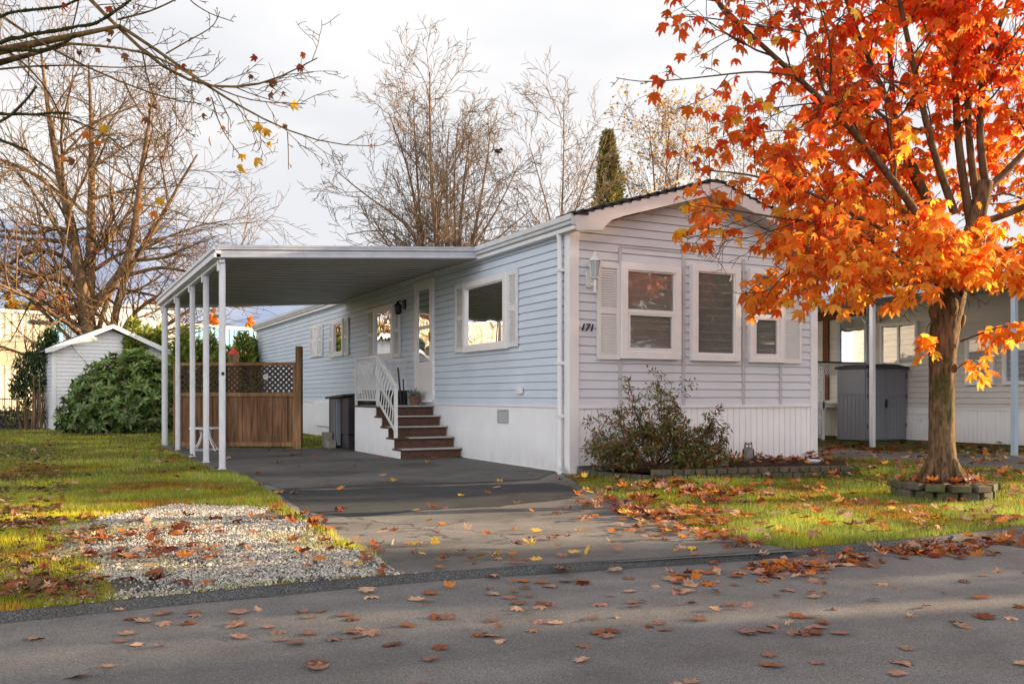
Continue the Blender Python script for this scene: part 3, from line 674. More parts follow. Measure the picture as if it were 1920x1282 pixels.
# ================================================================== carport
cp = thing('carport', 'white metal carport with ribbed roof on slim posts over the driveway', 'carport', (-1.9, 6.0, 0))
YF, YB = 2.58, 9.75; XO = -3.93
zin = lambda x: 3.11 + (x/(-XO))*.27           # underside height, falls to the outer edge
m = MB(); y = YF + .05; vs = []
prof = [(0, 0), (.15, 0), (.165, .05), (.21, .05), (.23, 0)]
ys = []
while y < YB - .2:
    for a, b in prof[:-1]: ys.append((y + a, b))
    y += .23
ys.append((y, 0)); n = len(ys)
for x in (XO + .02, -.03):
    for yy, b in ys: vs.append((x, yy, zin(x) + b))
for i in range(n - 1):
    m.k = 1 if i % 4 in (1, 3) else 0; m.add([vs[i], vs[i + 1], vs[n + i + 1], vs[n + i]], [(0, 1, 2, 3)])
m.build('roof_pan', [M['pan'], mat('pan_seam', (.13, .115, .10, 1), .7, .3, 4)], cp, recalc=False)  # dark seams, deepened in colour to add shade between the ribs
m = MB(); m.add([(XO, YF, zin(XO) + .12), (-.0, YF, zin(0) + .12), (-.0, YB, zin(0) + .12), (XO, YB, zin(XO) + .12)], [(0, 1, 2, 3)]); m.build('roof_top', M['panroof'], cp)
m = MB()                                        # front fascia: stepped gutter-like profile
for z0, z1, y0 in ((.0, .055, -.03), (.055, .105, -.015), (.105, .15, -.045)):
    m.add([(XO - .02, YF + y0, zin(XO) + z0), (.015 - .02, YF + y0, zin(0) + z0), (.015 - .02, YF + y0, zin(0) + z1 - .004), (XO - .02, YF + y0, zin(XO) + z1 - .004),
           (XO - .02, YF + .05, zin(XO) + z0), (-.005, YF + .05, zin(0) + z0), (-.005, YF + .05, zin(0) + z1 - .004), (XO - .02, YF + .05, zin(XO) + z1 - .004)],
          [(0, 1, 2, 3), (4, 7, 6, 5), (0, 4, 5, 1), (3, 2, 6, 7), (0, 3, 7, 4), (1, 5, 6, 2)])
m.build('front_fascia', M['carportfascia'], cp, bevel=.003)
m = MB(); m.add([(XO - .02, YF - .05, zin(XO) + .15), (0, YF - .05, zin(0) + .15), (0, YF + .1, zin(0) + .165), (XO - .02, YF + .1, zin(XO) + .165)], [(0, 1, 2, 3)])
m.bar((XO, YF - .048, zin(XO) + .150), (-.02, YF - .048, zin(0) + .150), .012, .03); m.build('roof_edge', M['carportedge'], cp)
m = MB(wallL(XO)); zo = zin(XO)
for z0, z1, d in ((.0, .055, .05), (.055, .105, .03), (.105, .15, .06)): m.box(YF - .03, YB, -.04, d, zo + z0, zo + z1 - .004)
m.build('side_gutter', M['carport'], cp, bevel=.003)
m = MB(); m.box(XO + .03, XO + .10, YF + .03, YB - .05, zo - .05, zo - .002); m.build('side_beam', M['carport'], cp)
m = MB(); m.bar((XO + .05, YB - .04, zin(XO) - .01), (-.03, YB - .04, zin(0) - .01), .06, .08); m.build('back_beam', M['carport'], cp)
for i, (yy, w2, tz) in enumerate(((2.70, 1, 0), (4.10, 1, 0), (5.53, 1, 0), (7.42, 1, 0), (9.36, 2, 0))):
    m = MB(); x = -3.85
    for k in range(w2):
        xx = x + k*0; y2 = yy + k*.28
        m.box(xx - .033, xx + .033, y2 - .045, y2 + .045, 0, zo - .045)
        m.box(xx - .040, xx - .033, y2 - .018, y2 + .018, 0, zo - .05); m.box(xx + .033, xx + .042, y2 - .020, y2 + .020, 0, zo - .05)
        m.box(xx - .018, xx + .018, y2 - .052, y2 - .045, 0, zo - .05)
        m.box(xx - .05, xx + .05, y2 - .06, y2 + .06, 0.012, .022)
        m.box(xx - .065, xx - .035, y2 - .03, y2 + .03, zo - .16, zo + .0)
    m.build('post', M['carport'], cp, bevel=.004)
m = MB(); m.lathe((-3.85, 2.648, 1.30), [(.018, -.02), (.018, .02)], 8); m.ball((-3.85, 2.64, 1.30), .02); m.build('knob', M['black'], cp)

# ================================================================== entry steps
st = thing('entry_steps', 'brown carpeted entry steps with white curved railing and ribbed side panel', 'steps', (-.53, 4.5, 0))
LZ = .83; XL = -1.07; YS = [3.35 + .2925*k for k in range(5)]; h = LZ/5
m = MB(); m.box(XL + .02, -.035, 3.37, 5.65, .01, h - .02)
for k in range(1, 5): m.box(XL + .02, -.035, YS[k] + .02, 5.65, h*k - .02, h*(k + 1) - .025)
m.build('risers', M['tread'], st)
for k in range(5):
    m = MB(); y1 = YS[k + 1] if k < 4 else 5.70
    m.box(XL - .02, -.03, YS[k] - .02, y1 + (.02 if k < 4 else 0), h*(k + 1) - .028, h*(k + 1))
    tr = m.build('tread', M['tread'], st, bevel=.006)
    m = MB(); m.box(XL + (.25 if k in (1, 3) else .02), -.04, YS[k] - .026, YS[k] + (.15 if k < 4 else .9), h*(k + 1) - .016, h*(k + 1) + .006); m.build('nosing', M['nosing'], tr, bevel=.003)
m = MB(wallL(XL + .01))                         # ribbed side panel cut to the steps
a = 3.37
while a < 5.64:
    b = min(a + .055, 5.65); k = min(4, int((a - 3.35 + .02)/.2925)); zt = h*(k + 1) - .03
    m.box(a, b - .007, 0, .018, .02, zt); m.box(b - .007, b, 0, .010, .02, zt); a = b
m.build('side_panel', M['skirt'], st, recalc=False)
for k in range(5):
    m = MB(wallL(XL + .01)); m.box(YS[k] + .0, YS[k] + .03, 0, .026, h*k + .02 if k else .02, h*(k + 1) - .03); m.build('panel_trim', M['trim'], st)
def baluster(mb, p, q, bow, n=10):              # bellied baluster between two points
    p = Vector(p); q = Vector(q); pts = []
    for i in range(n + 1):
        t = i/n; s = math.sin(t*math.pi*2)*.5; belly = (math.sin(math.pi*min(1, (1 - t)*1.35))**2 if (1 - t) < .74 else 0)
        pts.append(p.lerp(q, t) + Vector(bow)*(belly*1.0 - (math.sin(math.pi*min(1, t*1.35))**2)*.35*(1 if t < .74 else 0)))
    mb.tube(pts, .0085, 5)
rt = 1.66
rl = MB(); rl.bar((XL + .03, 4.50, rt), (XL + .03, 5.72, rt), .055, .035); rl.bar((XL + .03, 4.50, .93), (XL + .03, 5.70, .93), .03, .025)
rl.bar((XL + .03, 5.68, rt), (-.06, 5.68, rt), .05, .035, (0, 0, 1)); rl.bar((XL + .03, 5.68, .93), (-.06, 5.68, .93), .025, .03)
rl.box(XL + .01, XL + .05, 4.49, 4.53, LZ, rt); rl.box(XL + .01, XL + .05, 5.66, 5.70, LZ, rt)
for k in range(12): y = 4.62 + k*.088; baluster(rl, (XL + .03, y, .93), (XL + .03, y, rt), (-.075, 0, 0))
for k in range(8): x = XL + .16 + k*.115; baluster(rl, (x, 5.68, .93), (x, 5.68, rt), (0, .07, 0))
rl.build('landing_railing', M['rail'], st, recalc=False)
rl = MB(); A = Vector((XL + .03, 4.50, rt)); B = Vector((XL + .03, 3.60, 1.13)); A2 = Vector((XL + .03, 4.50, .93)); B2 = Vector((XL + .03, 3.62, .42))
rl.bar(A, B, .05, .045); rl.bar(A2, B2, .028, .028); rl.box(XL + .005, XL + .055, 3.60, 3.65, 2*h, 1.12)
for k in range(8):
    t = (k + .6)/8.4; baluster(rl, A2.lerp(B2, t), A.lerp(B, t), (-.07, -.02, 0))
rl.build('stair_railing', M['rail'], st, recalc=False)

# things on the landing
def on(name, label, cat, loc, group=None): return thing(name, label, cat, loc, group)
t = on('flower_pot', 'terracotta pot of grey dusty miller leaves on the top landing', 'plant pot', (-.22, 4.92, LZ))
m = MB(); m.lathe((-.22, 4.92, LZ + .006), [(.07, 0), (.10, .12), (.115, .13), (.115, .16), (.09, .16)], 14); m.build('pot', mat('terracotta', (.20, .11, .07, 1), .8, .4, 9), t, smooth=False)
n = 160; d = rvec(n); d[:, 2] = np.abs(d[:, 2])*.9 + .1
cloud('foliage', *LAN, frames(d, rvec(n), RNG.uniform(.08, .15, n)), np.array([-.22, 4.92, LZ + .16]) + rvec(n)*.06, pick([(.35, .38, .36), (.5, .52, .5), (.12, .14, .10)], n), M['shrubleaf'], t)
t = on('boot_tray', 'black bin standing at the back of the landing', 'bin', (-.55, 5.45, LZ))
m = MB(); m.box(-.95, -.22, 5.25, 5.60, LZ + .008, LZ + .24); m.build('bin_body', M['black'], t, bevel=.02)
m = MB(); m.box(-.97, -.20, 5.23, 5.62, LZ + .24, LZ + .27); m.build('bin_lid', M['resindark'], t, bevel=.01)
t['label'] = 'low black bin against the landing railing'
m = MB(); m.tube([(-.40, 5.10, LZ + .01), (-.42, 5.22, 1.50)], .016, 6); m.tube([(-.34, 5.10, LZ + .01), (-.33, 5.2, 1.30)], .012, 6); m.box(-.47, -.30, 5.06, 5.14, LZ + .006, LZ + .05)
tag(m.build('broom', M['black'], origin=(-.4, 5.1, LZ)), 'black long handled broom leaning beside the pot on the landing', 'broom')

# storage box by the steps
t = thing('storage_box', 'grey and black resin storage box with sloping lid beside the steps', 'storage box', (-.7, 6.75, 0))
m = MB(); m.box(-1.02, -.40, 6.25, 7.30, .28, .98); m.build('body', M['resindark'], t, bevel=.015)
m = MB(); m.box(-1.075, -1.022, 6.70, 7.30, .06, .95); 
for yy in (6.72, 6.86, 7.24): m.box(-1.09, -1.075, yy, yy + .03, .1, .93)
m.build('side_panel', M['resin'], t, bevel=.006)
m = MB(); m.add([(-1.14, 6.20, 1.03), (-1.14, 7.36, .98), (-.33, 7.36, 1.04), (-.33, 6.20, 1.08), (-1.14, 6.20, .99), (-1.14, 7.36, .94), (-.33, 7.36, 1.0), (-.33, 6.20, 1.04)],
                [(0, 1, 2, 3), (4, 7, 6, 5), (0, 4, 5, 1), (1, 5, 6, 2), (2, 6, 7, 3), (3, 7, 4, 0)]); m.build('lid', M['resindark'], t)
m = MB(); m.box(-1.0, -.42, 6.30, 7.25, .02, .28); m.build('base', M['resindark'], t, bevel=.01)
for i, (x, y, z0, z1, l) in enumerate(((-1.17, 7.10, .012, .30, 'tall pale concrete block at the back of the storage box'), (-1.17, 6.85, .012, .16, 'low concrete block in front of the storage box'))):
    m = MB(); m.box(x - .08, x + .07, y - .11, y + .11, z0, z1); tag(m.build('concrete_block', M['concrete'], origin=(x, y, 0), bevel=.01), l, 'block')

# white plant stand behind the carport posts
c0 = G(360, 845); cx, cy = -3.42, 7.05
t = thing('plant_stand', 'small white metal table with curved legs behind the carport posts', 'table', (cx, cy, 0))
m = MB(); m.lathe((cx, cy, .40), [(.26, 0), (.285, .008), (.285, .03), (.26, .035)], 24); m.build('table_top', M['carport'], t)
for k in range(4):
    a = k*math.pi/2 + .5; u = Vector((math.cos(a), math.sin(a), 0)); c = Vector((cx, cy, 0))
    m = MB(); m.tube([c + u*.12 + Vector((0, 0, .4)), c + u*.10 + Vector((0, 0, .28)), c + u*.16 + Vector((0, 0, .15)), c + u*.25 + Vector((0, 0, .05)), c + u*.27 + Vector((0, 0, .014))], .011, 6); m.build('leg', M['carport'], t)
m = MB(); m.tube([Vector((cx + .25*math.cos(a), cy + .25*math.sin(a), .03)) for a in np.linspace(0, 6.283, 20)], .008, 5); m.build('ring', M['carport'], t)

# ================================================================== wooden fence panel with lattice
Dm = 16.9; pL, pR = cam2w((328 - CX)/F*Dm, Dm), cam2w((556 - CX)/F*16.75, 16.75)
ux = (pR - pL); LF = ux.length; ux.normalize(); uy = Vector((-ux.y, ux.x, 0)); 
TFn = Matrix(((ux.x, uy.x, 0, pL.x), (ux.y, uy.y, 0, pL.y), (0, 0, 1, 0), (0, 0, 0, 1)))
t = thing('wooden_fence', 'brown wooden fence panel with diagonal lattice on top', 'fence', pL.lerp(pR, .5))
a = 0.0; m = MB(TFn); k = 0
while a < LF - .05:
    b = min(a + .145, LF - .02); m.box(a + .001, b + (.012 if k % 2 else -.001), -.012 + (k % 2)*.012, .008 + (k % 2)*.012, .09, 1.02); a = b; k += 1
m.build('boards', M['fence'], t)
m = MB(TFn); m.box(0, LF, -.03, .04, .05, .13); m.box(0, LF, -.035, .045, .99, 1.06); m.box(0, LF, -.03, .04, 1.57, 1.63); m.box(-.02, .05, -.03, .04, .05, 1.60); m.build('rails', M['fencelight'], t, bevel=.005)
m = MB(TFn); zz0, zz1 = 1.06, 1.57; H_ = zz1 - zz0; k = -6
s_ = .105
n_ = int((LF + H_)/s_) + 1
for i in range(n_):
    for sg in (1, -1):
        xs = i*s_ - (H_ if sg == 1 else 0)
        p0 = (xs, zz0) if sg == 1 else (xs + 0, zz1); p1 = (xs + H_, zz1) if sg == 1 else (xs + H_, zz0)
        if sg == -1: p0 = (xs - H_ + H_, zz1); p1 = (xs + H_, zz0)
        x0_, z0_ = p0; x1_, z1_ = p1
        if x0_ < 0: z0_ += (z1_ - z0_)*(0 - x0_)/(x1_ - x0_); x0_ = 0
        if x1_ > LF: z1_ = z0_ + (z1_ - z0_)*(LF - x0_)/(x1_ - x0_); x1_ = LF
        if x1_ - x0_ < .02: continue
        yy = .006 if sg == 1 else -.006; m.bar((x0_, yy, z0_), (x1_, yy, z1_), .010, .034, up=(0, 0, 1))
for i in range(1, 6):
    z0_ = zz1; xx = 0
    zs = zz1 - i*s_; m.bar((0, -.006, zs), (zs - zz0, -.006, zz0), .010, .034)
m.build('lattice', M['lattice'], t)
for aa, hh in ((LF + .05, 1.93), (LF*.50, 1.0)):
    m = MB(TFn); m.box(aa - .055, aa + .055, -.06, .06, 0, hh) if hh > 1.5 else m.box(aa - .05, aa + .05, .045, .12, 0, hh); m.build('post', M['fencelight'], t, bevel=.006)
m = MB(TFn); m.box(LF - .06, LF - .01, -.045, .05, .0, 1.62); m.build('end_board', M['fencelight'], t, bevel=.004)
m = MB(TFn); q = MB(TFn)
c = (LF*.755, -.05, 1.36); m.tube([(c[0], c[1], c[2]), (c[0], c[1] + .02, c[2])], .055, 18)
tag(m.build('thermometer', mat('dial_grey', (.55, .55, .55, 1), .5, .4, 30), origin=TFn @ Vector(c)), 'round grey dial hung on the fence lattice', 'thermometer')
# old pillar behind fence
pc_ = P(438, 700, 24); m = MB(); m.box(pc_.x - .12, pc_.x + .12, pc_.y - .12, pc_.y + .12, 0, 2.12); 
t = thing('gate_post', 'weathered post with a red cap behind the lattice fence', 'post', (pc_.x, pc_.y, 0)); m.build('post', M['fencelight'], t)
m = MB(); m.lathe((pc_.x, pc_.y, 2.12), [(.14, 0), (.14, .05), (.05, .12), (.03, .17)], 8); m.build('cap', M['red'], t)

# ================================================================== white shed at the back left
so = G(99, 807); syaw = R(9)
def shedM(): return Matrix.Translation(so) @ Matrix.Rotation(syaw, 4, 'Z')
SW, SD = 3.12, 3.4; SE, SR = 2.33, 2.98
sh = thing('garden_shed', 'white sided garden shed with low gable roof behind the rhododendron', 'shed', tuple(shedM() @ Vector((SW/2, SD/2, 0))))
mF = shedM() @ wallF(0); mL_ = shedM() @ wallL(0)
m = MB(shedM()); m.box(.02, SW - .02, .02, SD - .02, 0.02, SE); m.build('core_wall', M['siding'], sh)
m = MB(mF)
def sb(z):
    if z <= SE: return (0, SW)
    k = (z - SE)/(SR - SE)*SW/2; return (k, SW - k)
siding(m, sb, .05, SR, .11, .018); m.build('front_wall', M['trim'], sh)
m = MB(mL_); siding(m, lambda z: (0, SD), .05, SE + .02, .11, .018); m.build('side_wall', M['siding'], sh)
for a_, b_ in ((-.03, .08), (SW - .08, SW + .03)):
    m = MB(mF); m.box(a_, b_, 0, .034, .02, SE - .02); m.build('corner_trim', M['trim'], sh)
m = MB(shedM())
def sl(z): return z
for s_ in (1, -1):
    X = (lambda x: x) if s_ == 1 else (lambda x: SW - x)
    m.add([(X(-.22), -.28, SE - .02), (X(SW/2), -.28, SR + .12), (X(SW/2), SD + .2, SR + .12), (X(-.22), SD + .2, SE - .02), (X(-.22), -.28, SE - .06), (X(SW/2), -.28, SR + .08), (X(SW/2), SD + .2, SR + .08), (X(-.22), SD + .2, SE - .06)],
          [(0, 1, 2, 3), (4, 5, 6, 7), (0, 3, 7, 4), (0, 1, 5, 4), (2, 3, 7, 6)])
m.build('roof', mat('shed_roof', (.16, .17, .18, 1), .8, .4, 4), sh)
m = MB(shedM())
for s_ in (1, -1):
    X = (lambda x: x) if s_ == 1 else (lambda x: SW - x)
    m.prism([(X(-.24), SE + .01), (X(SW/2), SR + .14), (X(SW/2), SR + .02), (X(-.05), SE - .07), (X(-.24), SE - .11)], -.31, -.283)
m.build('fascia', M['trim'], sh)
m = MB(mF); frame4(m, .70, 1.10, 1.35, 1.70, .04, .02, .05)
for k in range(8): m.box(.74, 1.06, .015, .035, 1.40 + k*.034, 1.418 + k*.034)
m.build('wall_vent', M['trim'], sh)
m = MB(mF); frame4(m, 1.18, 2.0, .7, 1.66, .05, .02, .05); m.build('window', mat('window_green', (.05, .09, .07, 1), .5), sh)
m = MB(mF); m.box(-.02, .7, 0, .05, .30, .36); m.build('ledge', M['trim'], sh)

# ================================================================== neighbour's mobile home on the right
NX = 11.2; TN = wallL(NX)
nb = thing('neighbour_home', 'tan sided neighbouring mobile home with covered porch on the right', 'mobile home', (NX + 2.1, 7, 0))
m = MB(); m.box(NX + .02, NX + 4.3, -3.3, 13, .05, 3.1); m.build('core_wall', M['neigh'], nb)
m = MB(TN); siding(m, lambda z: (-3.3, 13), .72, 3.14, .12, .02); m.build('side_wall', M['neigh'], nb)
m = MB(TN); ribbed(m, -3.3, 13, .02, .71, .10, .010, .012); m.box(-3.3, 13, 0, .03, .70, .73); m.build('skirting', M['skirt'], nb)
m = MB(); m.box(NX - .25, NX + 4.6, -3.6, 13.2, 3.14, 3.30); m.build('roof', M['neighblue'], nb)
m = MB(); m.add([(NX - .2, -3.65, 3.31), (NX + 2.2, -3.65, 3.75), (NX + 4.6, -3.65, 3.31), (NX + 4.6, 13.2, 3.31), (NX + 2.2, 13.2, 3.75), (NX - .2, 13.2, 3.31)], [(0, 1, 4, 5), (1, 2, 3, 4), (0, 2, 1), (3, 5, 4)]); m.build('roof_slope', M['shingle'], nb)
pr = MB(); PX = 8.33
pr.add([(PX, -3.3, 2.90), (NX, -3.3, 3.10), (NX, 8.4, 3.10), (PX, 8.4, 2.90)], [(0, 1, 2, 3)]); pr.build('porch_ceiling', M['soffit'], nb)
m = MB(); m.add([(PX, -3.3, 3.07), (NX - .2, -3.3, 3.22), (NX - .2, 8.4, 3.22), (PX, 8.4, 3.07)], [(0, 1, 2, 3)]); m.build('porch_roof', M['panroof'], nb)
m = MB(); m.box(PX - .06, PX + .02, -3.35, 8.5, 2.89, 3.06); m.box(PX - .09, PX - .06, -3.35, 8.5, 2.99, 3.07); m.build('porch_fascia', M['neighblue'], nb)
for y in (2.44, -.45, -3.2, 5.6):
    m = MB(); m.box(PX - .01, PX + .075, y - .04, y + .04, 0, 2.9); m.build('porch_post', M['neighblue'] if y < 0 else M['carport'], nb, bevel=.004)
m = MB(); m.lathe((PX + .8, 3.6, 3.1), [(.16, 0), (.16, .42), (.20, .43), (.19, .50)], 12); m.build('roof_vent', M['gutter'], nb)
m = MB(); m.box(NX - .05, NX - .01, 5.05, 12.5, 2.86, 3.10); m.box(NX - .06, NX - .02, 6.15, 6.33, .9, 2.9); m.build('brown_trim', M['browntrim'], nb)
window(TN, 3.60, 4.60, 1.66, 2.66, nb, 'slider', .055, None, 'glass')
window(TN, 1.80, 2.44, 1.22, 2.24, nb, 'hung', .055, 'full', 'glass'); window(TN, .55, 1.62, 1.22, 2.26, nb, 'picture', .06, 'grey', 'glass')
m = MB(TN); frame4(m, 4.98, 5.86, .75, 2.90, .08, 0, .06); m.box(5.06, 5.78, .01, .04, .83, 1.60); d_ = m.build('door', M['neighblue'], nb)
m = MB(TN); m.add([(5.06, .03, 1.6), (5.78, .03, 1.6), (5.78, .03, 2.82), (5.06, .03, 2.82)], [(0, 1, 2, 3)]); m.build('pane', M['glass'], d_)
m = MB(TN); frame4(m, 3.35, 3.95, .02, .62, .04, .01, .03); m.box(3.5, 3.6, .02, .04, .45, .5); m.build('skirt_hatch', M['trim'], nb)
m = MB(TN); m.box(4.62, 4.82, .02, .06, 2.70, 2.90); m.tube([(4.72, .05, 2.82), (4.72, .25, 2.86)], .03, 6)
for dx in (-.14, .12): m.tube([(4.72 + dx*.4, .24, 2.84), (4.72 + dx, .34, 2.76)], [.05, .09], 10)
m.build('flood_light', M['rail'], nb)
m = MB(); m.tube([(NX - .12, .02, 3.14), (NX - .12, .02, .25), (NX - .2, -.1, .12)], .045, 8); m.build('downspout', M['neighblue'], nb)
# the neighbour's porch steps with white lattice
ns = thing('porch_steps', "neighbour's raised porch with white lattice panels and stair rail", 'porch', (9.9, 6.4, 0))
def latt(mb, p, u, w, h, z0, s=.085, t=.018, clip=None):
    p = Vector(p); u = Vector(u).normalized(); n_ = int((w + h)/s)
    for i in range(1, n_ + 1):
        for sg in (1, -1):
            x0_, x1_ = i*s - h, i*s
            za, zb = (z0, z0 + h) if sg == 1 else (z0 + h, z0)
            if x0_ < 0: za += (zb - za)*(-x0_)/(x1_ - x0_); x0_ = 0
            if x1_ > w: zb = za + (zb - za)*(w - x0_)/(x1_ - x0_); x1_ = w
            if x1_ - x0_ < .02: continue
            a_ = p + u*x0_; b_ = p + u*x1_; a_.z = za; b_.z = zb; mb.bar(a_, b_, .008, t)
yn = 5.0
m = MB(); m.box(9.3, NX - .05, yn, 6.6, .74, .82); m.build('deck', M['carport'], ns)
m = MB(); latt(m, (9.30, yn - .02, 0), (1, 0, 0), .42, .70, .03); latt(m, (8.3, yn + .1, 0), (1, 0, 0), .98, .62, .03); m.build('lattice', M['skirt'], ns, recalc=False)
m = MB(); latt(m, (9.30, yn - .02, 0), (1, 0, 0), .42, .85, .84); latt(m, (9.72, yn - .02, 0), (1, 0, 0), 1.4, .22, 1.47); m.build('rail_lattice', M['skirt'], ns, recalc=False)
m = MB(); m.box(9.26, 9.34, yn - .05, yn + .03, 0, 1.74); m.box(9.70, 9.76, yn - .04, yn + .02, 0, 1.70); m.box(9.2, 11.0, yn - .06, yn + .04, 1.70, 1.75); m.box(8.2, 9.8, yn - .04, yn + .02, .70, .86)
m.bar((9.3, yn + .1, 1.72), (8.2, yn + .1, .95), .05, .07); m.bar((9.3, yn + .1, 1.25), (8.2, yn + .1, .5), .04, .09); m.build('posts_and_rails', M['rail'], ns)
m = MB(); m.box(9.1, 11.05, yn - .08, yn + .06, 1.755, 1.785); m.bar((9.25, yn + .1, 1.77), (8.15, yn + .1, 1.0), .07, .03); m.build('handrail', M['black'], ns)
for k in range(4):
    m = MB(); m.box(9.3 - .27*(k + 1), 9.3 - .27*k, yn + .15, 6.3, 0, .62 - .155*k); m.build('step', M['nosing'], ns)
# grey cupboard shed beside it
X0, X1, Y0, Y1 = 9.86, 11.12, 3.90, 4.68
cs = thing('storage_cupboard', 'tall grey resin storage cupboard with double doors against the tan wall', 'storage cupboard', ((X0 + X1)/2, (Y0 + Y1)/2, 0))
m = MB(); m.box(X0 + .02, X1 - .02, Y0 + .02, Y1, .02, 1.62); m.build('body', M['shedgrey'], cs)
for a, b in ((X0 + .0, (X0 + X1)/2 - .006), ((X0 + X1)/2 + .006, X1)):
    m = MB(wallF(Y0)); m.box(a, b, 0, .02, .05, 1.60); 
    k = a + .10
    while k < b - .05: m.box(k - .002, k + .004, .02, .027, .10, 1.02); k += .11
    m.box(a + .04, b - .04, .02, .032, 1.02, 1.05); m.box(a + .05, b - .05, .02, .03, 1.53, 1.56); m.box(a, a + .03, .02, .035, .05, 1.6); m.box(b - .03, b, .02, .035, .05, 1.6)
    m.build('door', M['shedgrey'], cs, bevel=.003)
m = MB(wallL(X0))
k = Y0 + .05
m.box(Y0 + .01, Y1, -.01, .012, .03, 1.60)
while k < Y1 - .05: m.box(k, k + .008, .012, .02, .06, 1.03); k += .11
m.box(Y0 + .03, Y1 - .03, .012, .028, 1.03, 1.06); m.build('side_panel', M['shedgrey'], cs)
m = MB(); xc = (X0 + X1)/2
m.prism([(X0 - .06, 1.60), (X1 + .04, 1.60), (X1 + .04, 1.64), (xc + .3, 1.70), (xc - .3, 1.70), (X0 - .06, 1.65)], Y0 - .07, Y1 + .03); m.build('lid', M['resindark'], cs)
m = MB(wallF(Y0)); m.ball((xc - .02, .035, .83), (.045, .02, .11)); m.build('handle', M['black'], cs)
m = MB(wallF(Y0))
for zz in (.3, .95, 1.4):
    for xx in (X0 + .015, X1 - .015): m.box(xx - .012, xx + .012, .035, .045, zz, zz + .09)
m.build('hinges', M['black'], cs)

# ================================================================== trees
def spawn(out, pts, rr, cfg, rnd, L=None, k=None):
    """branches off a hand-placed limb"""
    segs = [(pts[i + 1] - pts[i]).length for i in range(len(pts) - 1)]; L = L or sum(segs); k = k or cfg['kids'][0]
    out.append((pts, rr, 0))
    for j in range(k):
        f = cfg['f0'][0] + (1 - cfg['f0'][0])*(j + rnd.random())/k; x = f*sum(segs); i = 0
        while i < len(segs) - 1 and x > segs[i]: x -= segs[i]; i += 1
        q = pts[i].lerp(pts[i + 1], x/segs[i]); dd = (pts[i + 1] - pts[i]).normalized()
        s = dd.cross(Vector((rnd.gauss(0, 1), rnd.gauss(0, 1), rnd.gauss(0, 1)))).normalized(); a = R(rnd.uniform(*cfg['ang'][0]))
        nd = dd*math.cos(a) + s*math.sin(a)
        grow(out, q, nd, L*cfg['len'][0]*(1.15 - .55*f)*rnd.uniform(.6, 1.2), max(rr[i]*rnd.uniform(.30, .5), cfg['rmin']), 1, cfg, rnd)
def limb(px, dep, r0, r1):
    n = len(px); dd = dep if hasattr(dep, '__len__') else (dep, dep)
    raw = [P(x, y, dd[0] + (dd[1] - dd[0])*i/(n - 1)) for i, (x, y) in enumerate(px)]
    pts = resample(raw, max((raw[-1] - raw[0]).length/16, .05))
    for _ in range(2): pts = [pts[0]] + [(pts[i - 1] + pts[i]*2 + pts[i + 1])/4 for i in range(1, len(pts) - 1)] + [pts[-1]]
    return pts, [r0 + (r1 - r0)*i/(len(pts) - 1) for i in range(len(pts))]

# --- the maple with orange leaves
D0 = 8.75; mb0 = cam2w((1767 - CX)/F*D0, D0)
mp = thing('maple_tree', 'maple tree with glowing orange and red leaves in a stone ring on the lawn', 'tree', (mb0.x, mb0.y, 0))
rnd = random.Random(5)
tp = [P(1769, 925, D0), P(1768, 890, D0), P(1766, 840, D0), P(1765, 760, D0), P(1766, 680, D0), P(1771, 620, D0), P(1777, 580, D0 + .02), P(1788, 545, D0), P(1806, 490, D0), P(1822, 440, D0), P(1838, 390, D0), P(1848, 340, D0)]
trd = [.165, .14, .122, .118, .120, .138, .145, .13, .10, .085, .08, .07]
LEAFY = dict(levels=4, seg=[6, 6, 5, 3], taper=[.3, .3, .3, .5], wob=[.06, .10, .15, .2], trop=[.02, .02, .0, -.05], kids=[13, 6, 3, 0], ref=[3, 1.0, .5, 1], f0=[.22, .2, .2, 0],
             ang=[(30, 70), (30, 65), (30, 70), (0, 0)], len=[.30, .55, .6, 0], rmin=.0035)
